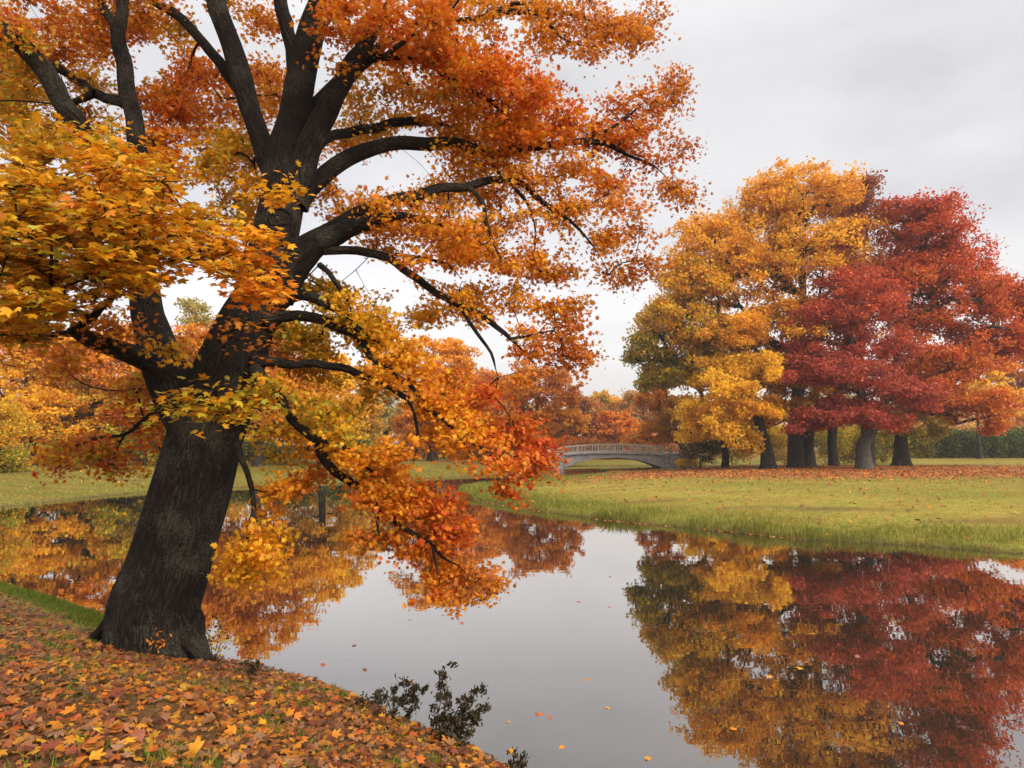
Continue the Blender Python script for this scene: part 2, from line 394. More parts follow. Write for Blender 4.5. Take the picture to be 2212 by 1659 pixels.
def grow_tree(name, label, bx, Y, wpx, top, lobes, size, per, mat, cat='tree', group=None, lean=0, fork=.35, dens=1.0, seed=1, kite=True, spread=1.0, r0=.026, flat=.6, leafmul=1.15, stems=1):
    """lobes: (px, py, rx, ry, depth metres, dY, number, palette)"""
    k = Y / FX
    X = (bx - CXP) * k; zb = gz(X, Y)
    root = empty(name, (X, Y, zb), label, cat, group)
    O = np.array([X, Y, zb])
    tp = P(top[0], top[1], Y)
    H = tp[2] - zb
    tr = wpx * k / 2 * .82
    parts = []; skel = []; sl = []
    for s in range(stems):
        off = np.array([R.normal(0, .8) * tr * 2, R.normal(0, .8) * tr * 2, 0]) if s else np.zeros(3)
        tp_ = tp + (np.array([R.normal(0, .12) * H, R.normal(0, .12) * H, -abs(R.normal(0, .1)) * H]) if s else 0)
        q = [O + off + [0, 0, -.5], O + off + [lean * .03 * H, 0, H * .12], O + off * 1.2 + (tp_ - O - off) * fork + [R.normal(0, .01) * H, 0, 0], O + (tp_ - O) * .7 + [R.normal(0, .02) * H, R.normal(0, .02) * H, 0], tp_]
        path = catmull(q, max(.4, H / 30))
        t = np.linspace(0, 1, len(path)); rr = tr * (1 - t) ** 1.15 * (1 + .45 * np.exp(-np.maximum(t * H - .35, 0) / .35)) * (.8 if s else 1) + .015
        parts.append(tube(path - O, rr, 10, .05, seed=seed + s))
        ok = t > fork * .8
        skel.append(path[ok]); sl.append(t[ok] * H * .5)
    At, Pal = [], []
    for (px, py, rx, ry, dm, dY, n, pal) in lobes:
        c = P(px, py, Y + dY); kk = (Y + dY) / FX
        ext = np.array([rx * kk, dm, ry * kk])
        m_ = max(3, int(n * dens * .62)); v = norm(R.normal(size=(m_, 3))); v[:, 2] = np.where(v[:, 2] < -.6, -v[:, 2], v[:, 2])
        sub = v * R.uniform(.35, 1.08, (m_, 1)) ** .6 * ext
        for q in sub:
            nn = R.integers(3, 8); o_ = R.normal(size=(nn, 3)) * np.array([.17, .17, .12]) * np.array([ext[0], ext[1], ext[2]]) * R.uniform(.7, 1.3)
            o_[:, 2] -= .18 * np.hypot(o_[:, 0], o_[:, 1])
            At.append(c + q + o_); Pal += [pal] * nn
    At = np.vstack(At)
    At[:, 2] = np.maximum(At[:, 2], zb + .5 * size + .3)
    A, par, tips, n0 = connect(np.vstack(skel), np.concatenate(sl), At, seg=max(.35, H * .035), pen=.12, up=.25, wig=.09, sag=.03)
    rad = twig_radii(par, tips, n0, r0, .5, tr * .5)
    e = np.arange(n0, len(A)); pa = par[e]
    ra = np.where(pa < n0, rad[e] * 1.15, np.minimum(rad[pa], rad[e] * 1.4))
    V, F, U = merge(parts + [edge_tubes(A[pa] - O, A[e] - O, ra, rad[e], 5)])
    link('trunk', np_mesh('trunk', V, F, uv=U, smooth_=True), mat, root)
    # foliage round every twig end, flattened into pads
    Cs, Co = [], []
    sg = spread * (.26 + H * .0095)
    for i, a in enumerate(At):
        m_ = max(4, int(per * leafmul * R.uniform(.5, 1.5)))
        Cs.append(a + np.clip(R.normal(size=(m_, 3)), -1.6, 1.6) * np.array([sg, sg, sg * flat]) * R.uniform(.7, 1.25)); Co.append(pick(m_, Pal[i], .14) * R.uniform(.86, 1.12))
    Cs = np.vstack(Cs); Co = np.clip(np.vstack(Co), 0, .85)
    n = len(Cs); Cs[:, 2] = np.maximum(Cs[:, 2], zb + .1)
    nr = R.normal(size=(n, 3)) * .75 + np.array([0, -.3, .65]); td = R.normal(size=(n, 3)) + np.array([0, 0, -.5])
    V, F, c = leaves(Cs - O, size * R.uniform(.6, 1.3, n), LEAF_KITE, Co, nr, td, .3, .25)
    link('crown', np_mesh('crown', V, F, c), M_LEAF, root)
    return root
# ------------------------------------------------------------------ the grove across the lawn
G = 'trees of the grove on the lawn'
grow_tree('golden_tree', 'tallest golden tree of the grove, on a thick dark trunk left of the crimson maple', 1716, 65, 44, (1735, 385),
    [(1740,430,105,70,4.5,0,46,'gold'),(1640,490,110,85,5,0,46,'gold'),(1555,540,100,80,4.5,0,44,'gold'),(1735,560,120,90,5,0,50,[('gold',3),('yellow',1)]),
     (1610,630,110,90,5,0,46,'gold'),(1500,620,75,75,4,0,36,[('gold',3),('oliv',1)]),(1480,700,80,70,4.5,0,36,[('gold',2),('oliv',2)]),(1680,720,120,80,5,0,44,'gold'),
     (1560,770,110,70,5,0,40,[('gold',2),('oliv',1)]),(1820,470,75,90,4,1,34,[('gold',2),('orange',2)])],
    .30, 56, M_BARKD, group=G, fork=.28, seed=2)
grow_tree('yellow_tree', 'bright yellow tree with low skirts of leaves on the leaning front left trunk', 1657, 62, 38, (1600, 720),
    [(1555,850,95,60,4,-1,46,'yellow'),(1625,810,90,60,4,-1,46,'yellow'),(1535,920,60,50,3.5,-1,34,'yellow'),(1620,900,85,50,3.5,-1,36,[('yellow',2),('gold',2)]),
     (1700,850,65,60,3.5,0,30,'gold'),(1600,960,40,25,2,-1,10,'yellow'),(1590,730,80,50,4,0,30,'gold')],
    .27, 56, M_BARKD, group=G, fork=.2, lean=-.4, seed=3, r0=.014)
grow_tree('golden_tree', 'golden tree whose dark trunk stands close behind the tallest one', 1744, 67.5, 34, (1790, 520),
    [(1720,800,70,60,4,1,30,[('gold',2),('oliv',2)]),(1690,900,70,50,4,1,26,[('oliv',3),('gold',1)]),(1800,900,70,45,4,1,26,[('oliv',3),('gold',1)]),(1790,600,85,90,4,1,36,'gold'),(1790,720,85,80,4,1,36,'gold'),(1770,830,80,60,4,1,26,[('gold',2),('oliv',2)])], .22, 50, M_BARKD, group=G, seed=4)
grow_tree('maroon_tree', 'thin half bare maroon tree standing between the golden and the red trees', 1797, 68, 26, (1860, 385),
    [(1865,430,35,55,2.5,-1,24,[('maroon',3),('brown',2)]),(1845,520,60,75,3,-1.5,36,[('maroon',3),('rust',2)]),(1815,600,65,70,3,-2,34,[('maroon',2),('rust',2),('crimson',1)]),(1800,690,70,60,3,-2,26,[('crimson',2),('rust',1)])],
    .27, 36, M_BARKD, group=G, seed=5, fork=.3)
grow_tree('crimson_maple', 'crimson maple in front of the grove on a pale grey flared trunk', 1862, 60, 40, (1850, 590),
    [(1850,640,95,70,3.5,0,40,[('crimson',2),('red',2)]),(1800,705,90,60,3.5,0,38,[('crimson',3),('red',1)]),(1885,730,95,75,3.5,0,40,[('crimson',3),('red',1)]),(1765,800,85,42,3.5,0,34,'crimson'),(1735,775,45,30,2.5,0,16,'crimson'),
     (1850,820,105,50,4,-1,40,'crimson'),(1935,850,75,48,3.5,-.5,28,'crimson'),(1760,905,52,28,2.5,-1,20,'crimson'),(1825,890,65,36,3,-1,26,'crimson'),(1900,905,45,35,2.5,-1,20,[('crimson',3),('red',2)])],
    .25, 56, M_BARKG, group=G, seed=6, fork=.22, r0=.013)
grow_tree('red_tree', 'wide red and orange tree spreading over the right side of the grove', 1872, 66.5, 30, (1995, 440),
    [(1910,640,60,80,4,0,26,[('red',3),('maroon',1)]),(1955,490,65,60,4,0,38,[('red',3),('maroon',1)]),(2010,505,70,75,4,0,40,'red'),(2065,570,80,65,4.5,0,42,'red'),(1960,610,95,85,5,0,44,[('red',2),('redor',2)]),(2085,650,90,75,5,0,46,[('red',3),('redor',2)]),
     (2150,650,55,45,3,0,26,'red'),(2020,730,110,80,5,0,46,[('red',2),('redor',3)]),(2130,745,85,60,4.5,0,40,[('red',2),('redor',2)]),(2195,690,30,50,2.5,0,16,'red'),(2185,760,45,30,3,0,14,'red'),
     (2075,820,100,60,4.5,-1,46,[('redor',3),('orange',1)]),(2010,800,90,50,4,0,30,'redor'),(2120,885,60,42,3,-1,30,[('redor',2),('orange',2)]),(2050,870,80,35,3.5,-1,28,[('redor',3),('orange',1)]),(2150,930,22,22,1.5,-1,8,'redor')],
    .28, 54, M_BARKD, group=G, seed=7, fork=.2, lean=.3)
grow_tree('green_tree', 'greenish tree at the left edge of the grove, beside the golden crown', 1562, 66.5, 18, (1445, 620),
    [(1400,755,42,55,3,0,30,[('green',2),('oliv',3)]),(1440,700,55,55,3.5,0,32,[('oliv',4),('gold',1)]),(1450,810,60,55,3.5,0,32,[('oliv',4),('green',1)]),(1415,830,36,40,2.5,0,18,[('green',1),('oliv',2)]),(1500,760,60,60,3.5,1,26,'oliv')],
    .28, 46, M_BARKD, group=G, seed=8, fork=.35)
grow_tree('orange_tree', 'low orange tree behind the right end of the bridge', 1478, 82, 16, (1430, 810),
    [(1425,860,45,50,4,0,30,[('orange',2),('rust',2)]),(1470,910,60,50,4,0,34,[('orange',2),('oliv',2)]),(1405,935,42,35,4,0,24,[('orange',3),('gold',1)]),(1540,930,60,50,4,0,24,[('oliv',2),('orange',2)])],
    .32, 46, M_BARKD, group=G, seed=9, fork=.3)
grow_tree('olive_tree', 'olive leaved tree on a black bushy trunk behind the crimson maple', 1942, 71, 46, (1950, 800),
    [(1940,880,65,50,3.5,0,40,'oliv'),(1985,915,60,40,3.5,0,30,[('oliv',3),('green',1)]),(1900,930,45,30,3,0,18,'oliv')],
    .25, 50, M_BARKD, group=G, seed=10, fork=.3, r0=.012)
grow_tree('yellow_tree', 'small bright yellow tree seen under the red branches by the hedge', 2110, 92, 12, (2110, 820), [(2100,870,60,40,4,0,40,'yellow'),(2140,850,50,45,4,0,24,'yellow')], .32, 40, M_BARKD, seed=11)
grow_tree('orange_tree', 'faded orange tree beyond the hedge at the right edge of the photo', 2215, 104, 20, (2210, 760), [(2195,850,45,70,5,0,44,[('orange',3),('rust',2)]),(2235,820,60,70,5,0,30,'rust'),(2215,930,60,40,5,0,26,'orange')], .4, 40, M_BARKD, seed=12)
def shrub(name, label, px, Y, cy, rx, ry, pal, n, per, size, cat='shrub', group=None, seed=1, dm=None):
    k = Y / FX; c = P(px, cy, Y); zb = gz(c[0], Y)
    root = empty(name, (c[0], Y, zb), label, cat, group); O = np.array([c[0], Y, zb])
    v = norm(R.normal(size=(n, 3))); v[:, 2] = np.abs(v[:, 2]) * np.where(R.random(n) < .75, 1, -1)
    At = c + v * R.uniform(.3, 1, (n, 1))**.5 * np.array([rx*k, (dm or rx*k*.8), ry*k]); At[:, 2] = np.maximum(At[:, 2], zb + .15)
    sk = np.array([O + [R.normal(0, .02), R.normal(0, .02), -.1] for _ in range(5)])
    A, par, tips, n0 = connect(sk, np.zeros(5), At, seg=.3, pen=.3, wig=.08)
    rad = twig_radii(par, tips, n0, .008, .45, .06); e = np.arange(n0, len(A))
    V, F, U = edge_tubes(A[par[e]] - O, A[e] - O, np.where(par[e] < n0, rad[e], rad[par[e]]), rad[e], 4)
    link('stems', np_mesh('stems', V, F, uv=U, smooth_=True), M_BARKD, root)
    Cs = np.repeat(At, per, 0) + R.normal(size=(n * per, 3)) * np.array([rx*k, rx*k, ry*k]) * .17
    Cs[:, 2] = np.maximum(Cs[:, 2], zb + .05); q = len(Cs)
    V, F, c_ = leaves(Cs - O, size * R.uniform(.6, 1.3, q), LEAF_KITE, pick(q, pal), R.normal(size=(q, 3)) * .8 + [0, -.1, .6], R.normal(size=(q, 3)), .3, .25)
    link('foliage', np_mesh('foliage', V, F, c_), M_LEAF, root)
    return root
shrub('shrub', 'brown and green shrub by the right abutment of the bridge', 1515, 67, 975, 42, 32, [('dkgreen',3),('brown',2),('oliv',1)], 130, 60, .17, seed=1)
shrub('low_shrub', 'low yellow green bush at the foot of the stone abutment', 1480, 66.5, 1000, 22, 9, [('oliv',3),('yellow',1)], 50, 40, .14, seed=1)
for i, (x, y, rx, ry, pal, lab) in enumerate([
        (1585, 962, 40, 34, 'oliv', 'yellow green bush left of the leaning dark trunk'),
        (1690, 965, 44, 32, [('oliv',3),('yellow',1)], 'yellow green bush seen between the leaning trunk and the thickest trunk'),
        (1778, 962, 38, 34, [('oliv',3),('green',2)], 'yellow green bush behind the thin dark trunk'),
        (1830, 960, 40, 36, [('oliv',2),('green',2),('yellow',1)], 'yellow green bush just left of the grey flared trunk'),
        (1900, 964, 36, 30, [('oliv',2),('green',3)], 'green bush just right of the grey flared trunk')]):
    shrub('understory_bush', lab, x, 84 + i % 2 * 2, y - 6, rx * 1.25, ry * 1.25, pal, 150, 60, .24, 'bush', 'bushes behind the grove', seed=i)
hd = ['hedge bush nearest the olive tree, under the yellow leaves', 'second hedge bush from the olive tree', 'third hedge bush from the olive tree', 'hedge bush under the lowest tip of the red branches', 'hedge bush second from the right edge of the photo', 'hedge bush cut by the right edge of the photo']
for i, x in enumerate([1985, 2030, 2075, 2122, 2168, 2214]):
    shrub('hedge_bush', 'dark green ' + hd[i], x, 98, 962 + R.uniform(-4, 4), 40, 34 - (i == 4) * 5, [('dkgreen',5),('green',1)] if i else [('green',3),('oliv',2)], 150, 60, .26, 'hedge', 'bushes of the dark hedge across the lawn', seed=i)

# ------------------------------------------------------------------ trees on the far left bank and behind the bridge
far = [
 ('orange_gold_tree','orange and gold tree cut by the left edge of the photo', 80,56,20,(60,700),[(30,850,95,80,5,0,50,[('yellow',2),('gold',2)]),(115,900,80,60,4,0,40,[('gold',3),('yellow',2)]),(60,960,100,40,4,0,40,[('gold',2),('yellow',1)]),(20,760,100,70,5,0,36,[('orange',2),('gold',2)])],.26,M_BARKD),
 ('green_tree','yellow green bushy tree at the left edge of the photo, low by the shore', 8,44,14,(5,850),[(0,920,34,60,2.5,0,36,[('oliv',3),('gold',2)]),(-4,1000,30,40,2,0,26,[('oliv',3),('green',2)])],.17,M_BARKD),
 ('rust_tree','rust coloured tree between the left edge and the old maple', 196,60,20,(210,700),[(180,800,95,70,5,0,46,[('orange',2),('rust',2)]),(260,780,90,80,5,0,46,[('orange',3),('gold',1)]),(220,870,90,50,4.5,0,36,[('orange',2),('oliv',2)]),(150,900,60,50,4,0,26,'rust')],.28,M_BARKD),
 ('dark_evergreen','dark green evergreen tree left of the old maple trunk', 238,64,22,(235,830),[(235,900,48,45,3,0,46,'dkgreen'),(240,960,60,35,3.5,0,46,'dkgreen'),(232,850,28,30,2.5,0,20,'dkgreen')],.22,M_BARKD),
 ('olive_tree','olive tree just left of the old maple trunk, beyond the water', 318,58,18,(330,840),[(320,920,70,50,4,0,46,[('oliv',3),('green',1)]),(290,970,70,28,3.5,0,34,[('oliv',2),('green',2)])],.24,M_BARKD),
 ('pale_green_tree','tall pale green tree showing through the fork of the old maple', 425,66,20,(425,640),[(425,685,26,38,3,0,16,[('pale',3),('green',1)]),(440,760,60,60,4,0,34,[('orange',3),('gold',1)]),(390,820,70,60,4,0,30,'orange'),(440,880,70,60,4,0,30,'orange')],.27,M_BARKD),
 ('orange_tree','tall orange tree behind the right stem of the old maple', 560,58,26,(560,665),[(520,780,70,60,4,0,44,'orange'),(600,730,85,60,4.5,0,50,[('orange',2),('gold',2)]),(560,820,110,60,5,0,50,[('orange',3),('rust',1)]),(620,850,80,60,4.5,0,40,'gold'),(540,900,90,50,4,0,40,[('gold',2),('orange',2)])],.27,M_BARKD),
 ('golden_tree','pale golden tree behind the drooping branches, left of the pale olive tree', 700,64,24,(705,760),[(700,810,70,50,4,0,50,[('yellow',3),('gold',2)]),(740,860,60,55,4,0,44,[('gold',3),('yellow',1)]),(660,870,60,50,4,0,36,'gold'),(700,920,80,40,4,0,34,[('gold',2),('oliv',2)])],.28,M_BARKD),
 ('pale_olive_tree','pale olive tree far off between the golden and the orange trees', 835,118,20,(838,800),[(835,850,50,45,6,0,50,[('pale',3),('oliv',1)]),(815,900,48,40,6,0,44,[('pale',3),('oliv',1)]),(860,920,50,40,6,0,40,'pale')],.45,M_BARKD),
 ('orange_tree','bright orange tree on the far bank left of the bridge', 935,78,26,(940,735),[(930,880,80,55,5,0,54,'orange'),(990,850,80,60,5,0,50,[('orange',3),('redor',1)]),(950,780,70,50,4.5,0,44,[('orange',2),('gold',2)]),(890,930,55,40,4,0,36,'orange'),(980,930,90,40,4.5,0,44,'orange')],.32,M_BARKD),
 ('copper_tree','open copper coloured tree with dark limbs, behind the left end of the bridge', 1152,88,26,(1165,785),[(1150,830,65,50,5,0,44,[('orange',2),('rust',2)]),(1210,850,50,50,4.5,0,38,[('rust',2),('orange',2)]),(1110,890,70,50,5,0,44,'orange'),(1200,920,65,40,5,0,50,[('orange',3),('gold',1)]),(1140,940,70,30,4.5,0,40,[('gold',2),('orange',2)])],.34,M_BARKD),
 ('brown_tree','thin brown half bare tree just right of the copper tree', 1262,112,18,(1255,850),[(1255,885,45,30,5,0,40,[('rust',2),('maroon',1),('pale',1)]),(1250,930,50,40,5,0,44,[('maroon',2),('rust',2)])],.38,M_BARKD),
 ('orange_tree','red orange tree rising over the middle of the bridge', 1338,108,16,(1325,870),[(1330,915,42,32,4.5,0,44,[('redor',2),('orange',3)]),(1325,950,45,26,4.5,0,40,[('orange',3),('redor',2)])],.36,M_BARKD),
 ('yellow_green_tree','small yellow green tree on the skyline over the bridge', 1302,150,14,(1300,850),[(1298,872,30,24,5,0,40,[('oliv',2),('gold',2)]),(1322,878,22,20,4,0,26,'gold')],.48,M_BARKD),
 ('dusky_tree','dusky brown tree far behind the right half of the bridge', 1390,140,14,(1385,850),[(1385,880,45,35,6,0,44,[('rust',2),('pale',2)]),(1370,925,55,40,6,0,50,[('maroon',1),('rust',2),('pale',1)]),(1290,920,45,40,6,4,40,[('maroon',2),('pale',1)])],.48,M_BARKD),
 ('rust_tree','rust tree far off left of the orange bank tree, half hidden by maple leaves', 1050,110,18,(1060,800),[(1060,850,60,50,6,0,50,[('orange',2),('rust',2)]),(1040,920,70,45,6,0,44,'rust')],.42,M_BARKD),
]
far += [
 ('orange_tree','tall orange tree behind the gold tree at the left edge of the photo', 30,76,22,(25,705),[(20,770,110,60,5,0,44,[('orange',2),('gold',2)]),(60,850,110,60,5,0,44,'orange'),(0,930,110,50,5,0,40,[('oliv',2),('orange',2)])],.32,M_BARKD),
 ('olive_tree','tall olive tree in the second row left of the dark evergreen', 150,80,22,(145,715),[(140,780,90,60,5,0,44,[('oliv',3),('orange',1)]),(150,860,100,60,5,0,44,[('oliv',2),('green',2)]),(140,940,100,45,5,0,40,[('oliv',2),('dkgreen',2)])],.32,M_BARKD),
 ('rust_tree','tall rust tree in the second row right of the dark evergreen', 300,82,22,(295,700),[(300,770,90,60,5,0,44,[('rust',2),('orange',2)]),(310,860,100,60,5,0,44,[('orange',2),('oliv',2)]),(300,940,100,45,5,0,40,[('oliv',2),('dkgreen',2)])],.32,M_BARKD),
 ('orange_tree','tall orange tree in the second row close behind the old maple trunk', 470,80,22,(475,690),[(470,770,90,60,5,0,44,[('orange',3),('oliv',1)]),(460,860,110,60,5,0,44,'orange'),(470,940,100,45,5,0,40,[('oliv',2),('gold',1)])],.32,M_BARKD),
 ('gold_tree','gold tree in the second row between the pale golden and pale olive trees', 775,92,20,(770,830),[(770,890,60,45,5,0,40,[('gold',2),('pale',1)]),(770,945,80,35,5,0,40,[('oliv',2),('gold',1)])],.36,M_BARKD),
]
for i, (nm, lab, bx, Y, w, top, lobes, size, mat) in enumerate(far):
    grow_tree(nm, lab, bx, Y, w, top, lobes, size, 40, mat, group='trees on the far bank' if bx < 1000 else 'trees beyond the bridge', seed=20 + i, fork=.3, r0=.014 if Y < 90 else .02)
shrub('green_bush', 'round dark green bush on the far bank right of the old maple trunk', 632, 62, 985, 62, 26, [('dkgreen',3),('green',2)], 70, 40, .18, 'bush')
shrub('yellow_bush', 'yellow bush behind the round green bush on the far bank', 655, 68, 945, 50, 40, [('gold',2),('oliv',2)], 60, 36, .2, 'bush')
shrub('grey_green_bush', 'grey green bush below the bright orange tree on the far bank', 855, 80, 992, 45, 16, [('dkgreen',2),('pale',1)], 50, 30, .2, 'bush')
shrub('brown_bush', 'brown bush at the left abutment of the bridge', 1172, 71, 995, 26, 20, [('rust',2),('dkgreen',1),('brown',2)], 40, 34, .16, 'bush')
for i, (x, lab) in enumerate([(150, 'dark green hedge bush on the far bank behind the rust tree'), (215, 'dark green hedge bush on the far bank below the evergreen'), (285, 'dark green hedge bush nearest the old maple on its left'), (760, 'dark green hedge bush on the far bank below the pale golden tree'), (480, 'dark hedge bush on the far bank just right of the old maple trunk'), (1010, 'rust brown bush below the orange tree left of the bridge'), (1090, 'rust brown bush below the copper tree'), (395, 'dark green bush on the far bank hidden just behind the old maple trunk'), (560, 'dark green bush on the far bank between the maple trunk and the round bush'), (905, 'rust bush below the left half of the bright orange tree'), (1225, 'rust bush seen over the left end of the bridge rail'), (1275, 'rust bush seen over the bridge rail left of the middle'), (1328, 'rust bush below the red orange tree over the bridge rail'), (1380, 'rust bush seen over the bridge rail right of the middle'), (1428, 'rust bush seen over the right end of the bridge rail')]):
    shrub('bank_bush', lab, x, 74 if x < 900 else 92 if x < 1200 else 106, 980, 55, 32, [('dkgreen',3),('green',1),('oliv',1)] if x < 900 else [('rust',2),('brown',2)], 120, 60, .24, 'bush', 'bushes along the far bank', seed=i)

# ------------------------------------------------------------------ the far wood that closes the view
n = 4600; wx = R.uniform(-230, 330, n); wy = R.uniform(150, 215, n); wz = ground(wx, wy)
hgt = (10.5 + 3.2 * wob(wx, wy, 9, 1) + 1.5 * wob(wx, wy, 3, 4)) * R.random(n) ** .6
cc = np.stack([wx, wy, wz + .4 + np.maximum(hgt, .2)], -1); kk = (wob(wx, wy, 11, 3) > 0) * 1 + (wob(wx, wy, 6, 7) > .35) * 2
pc = np.zeros((n, 3)); pls = [[('rust',2),('orange',2)], [('oliv',2),('gold',1),('pale',1)], [('maroon',1),('rust',1),('pale',1)], [('orange',3),('dkgreen',1)]]
per = 44; C = np.repeat(cc, per, 0) + R.normal(size=(n * per, 3)) * [1.5, 1.5, .95]; C[:, 2] = np.maximum(C[:, 2], .3)
Col_ = np.vstack([pick(per, pls[k_]) for k_ in kk])
V, F, c = leaves(C, R.uniform(.35, .8, n * per), LEAF_KITE, Col_, R.normal(size=(n * per, 3)) * .8 + [0, -.1, .6], R.normal(size=(n * per, 3)), .3, .25)
o = link('far_woods', np_mesh('far_woods', V, F, c), M_LEAF, kind='stuff'); o['label'] = 'far autumn wood closing the view behind the park'; o['category'] = 'wood'
# ------------------------------------------------------------------ the old leaning maple on the near bank
TY = 8.1
TB = P(345, 1392, TY); TB[2] = gz(TB[0], TY)
maple = empty('old_maple', TB, 'old leaning maple with a thick dark trunk and drooping orange boughs on the near bank', 'tree')
def path3(pts, Y0, Y1, step=.12, mid=0.0):
    pts = np.array(pts, float); n = len(pts)
    s = np.concatenate([[0], np.cumsum(np.hypot(*np.diff(pts[:, :2], axis=0).T))]); t = s / s[-1]
    q = np.array([np.append(P(x, y, Y0 + (Y1 - Y0) * tt + mid * math.sin(math.pi * tt)), w * .5 * (Y0 + (Y1 - Y0) * tt) / FX) for (x, y, w), tt in zip(pts, t)])
    c = catmull(q, step)
    return c[:, :3], np.maximum(c[:, 3], .004)
SK, SL = [], []      # skeleton nodes that twigs may grow from
TIPS = []
def limb(name, pts, Y0, Y1, n=10, rough=.075, mid=0.0, skel=0.0, flare=None, seed=0, label=None, wig=.010):
    p, r = path3(pts, Y0, Y1, .10, mid)
    t = np.linspace(0, 1, len(p))
    p = p + (np.stack([np.sin(t*17 + seed) + .7*np.sin(t*41 + seed*3), np.sin(t*13 + seed*2.1) + .7*np.sin(t*37 + seed), np.sin(t*21 + seed*.7) + .7*np.sin(t*47 + seed*2)], 1) * wig * float(np.clip(r.mean() / .05, .3, 1)) * np.minimum(1, t*4)[:, None]) * (len(p) / 20)**.5 * (name != 'trunk')
    if name == 'branch': r = r * np.clip((1.03 - t) / .25, .25, 1)
    if name == 'branch': TIPS.append(p[t > .6][::3])
    V, F, U = tube(p - TB, r, n, rough, flare, seed=seed)
    o = link(name, np_mesh(name, V, F, uv=U, smooth_=True), M_BARK, maple)
    if label: o['label'] = label
    if skel is not None:
        k = max(1, int(.18 / .10)); m_ = t >= skel
        SK.append(p[m_][::k]); SL.append(np.full(len(p[m_][::k]), .2) + t[m_][::k] * .6)
    return o
def rootflare(s, ph):
    return 1 + np.exp(-s / .38) * (.10 + .12 * np.cos(ph * 3 + 1.2) + .07 * np.cos(ph * 5 + .3)) + .018 * np.sin(ph * 9 + s * .3) + .012 * np.sin(ph * 16 - s * .5)
limb('trunk', [(330,1440,205),(334,1385,185),(336,1310,175),(361,1238,166),(402,1092,160),(424,1010,155),(441,945,153),(462,880,157),(492,805,142),(531,702,121),(567,632,110),(592,521,99),(610,430,94),(616,347,88),(636,255,70),(648,180,65),(673,69,59),(699,0,59),(730,-120,52),(770,-300,38),(800,-480,22)], TY, 8.6, 40, .022, skel=.62, flare=rootflare, seed=1)
limb('root', [(380,1270,70),(408,1350,62),(430,1402,40),(450,1432,22),(470,1450,8)], 8.1, 7.75, 12, .06, skel=None, seed=2)
limb('root', [(300,1270,64),(262,1325,50),(225,1362,30),(192,1382,16),(160,1398,6)], 8.15, 7.9, 12, .06, skel=None, seed=3)
limb('left_stem', [(430,925,120),(385,850,104),(354,795,88),(335,740,78),(316,680,68),(313,632,63),(306,540,54),(300,440,46),(302,330,40),(278,208,36),(260,110,33),(257,60,30)], 8.2, 8.9, 24, .03, skel=.45, seed=5)
B = 'branch'
limb(B, [(258,70,26),(236,35,20),(212,0,16),(180,-60,10)], 8.9, 9.2, seed=6)
limb(B, [(257,70,26),(267,10,24),(272,-60,18),(285,-200,8)], 8.9, 9.0, seed=7)
limb(B, [(280,222,30),(240,215,24),(201,198,21),(156,167,20),(122,142,18),(80,122,12),(20,100,6)], 8.85, 9.5, seed=8)
limb(B, [(205,202,18),(181,212,16),(149,229,13),(120,262,7)], 8.9, 9.1, seed=9)
limb(B, [(305,560,52),(262,440,46),(208,337,44),(139,222,42),(69,122,42),(0,69,42),(-90,10,36),(-250,-60,20)], 8.4, 7.6, 16, seed=10, skel=.2)
limb(B, [(620,420,70),(592,370,52),(576,340,46),(548,260,45),(528,200,46),(507,110,46),(480,50,44),(466,0,42),(440,-120,32),(420,-300,14)], 8.4, 9.4, 16, seed=11, skel=.1)
limb(B, [(530,205,34),(507,180,26),(470,130,24),(420,70,22),(370,25,20),(312,-10,16),(240,-60,8)], 8.9, 9.6, seed=12)
limb(B, [(640,180,40),(628,90,32),(615,40,32),(604,0,30),(596,-120,22),(580,-260,10)], 8.5, 8.2, 14, seed=13)
limb(B, [(640,400,70),(672,310,56),(705,235,50),(738,185,44),(768,125,40),(787,96,36),(815,50,26),(850,-20,14)], 8.35, 7.9, 16, seed=14, skel=.2)
limb(B, [(735,200,24),(776,148,20),(803,130,18),(831,122,16),(887,128,14),(942,148,13),(1016,196,12),(1083,237,10),(1113,281,7),(1146,315,5)], 8.1, 8.6, seed=15)
limb(B, [(831,122,13),(870,92,11),(917,63,9),(960,40,5)], 8.1, 7.8, 8, seed=16)
limb(B, [(935,146,10),(960,120,8),(983,152,7),(1046,170,6),(1100,160,3)], 8.3, 8.6, 8, seed=17)
limb(B, [(650,400,46),(672,335,34),(692,306,25),(720,297,22),(800,276,21),(868,264,20),(939,266,17),(1010,290,10)], 8.4, 9.2, 12, seed=18, skel=.3)
limb(B, [(640,440,60),(668,408,42),(720,363,37),(776,330,35),(831,313,32),(905,313,30),(979,308,26),(1053,328,22),(1127,322,20),(1202,315,16),(1276,305,14),(1305,307,12),(1350,333,10),(1405,352,8),(1442,389,6),(1468,419,4)], 8.35, 9.3, 14, seed=19, skel=.25)
limb(B, [(1270,306,9),(1332,270,7),(1369,241,6),(1398,215,3)], 9.1, 9.3, 8, seed=20)
limb(B, [(1040,328,12),(1062,352,9),(1090,385,7),(1120,400,4)], 8.9, 8.7, 8, seed=21)
limb(B, [(640,540,46),(700,500,34),(790,455,28),(850,432,25),(905,418,24),(949,405,22),(1009,404,20),(1053,394,18),(1120,391,15),(1157,426,14),(1202,455,12),(1239,485,10),(1269,515,8),(1298,552,6),(1313,592,4)], 8.3, 8.7, 12, seed=22, skel=.35)
limb(B, [(1005,404,13),(1022,412,11),(1046,444,10),(1050,481,9),(1064,519,8),(1083,567,4)], 8.5, 8.2, 8, seed=23)
limb(B, [(1098,391,9),(1138,437,7),(1150,470,6),(1157,496,3)], 8.6, 8.4, 8, seed=24)
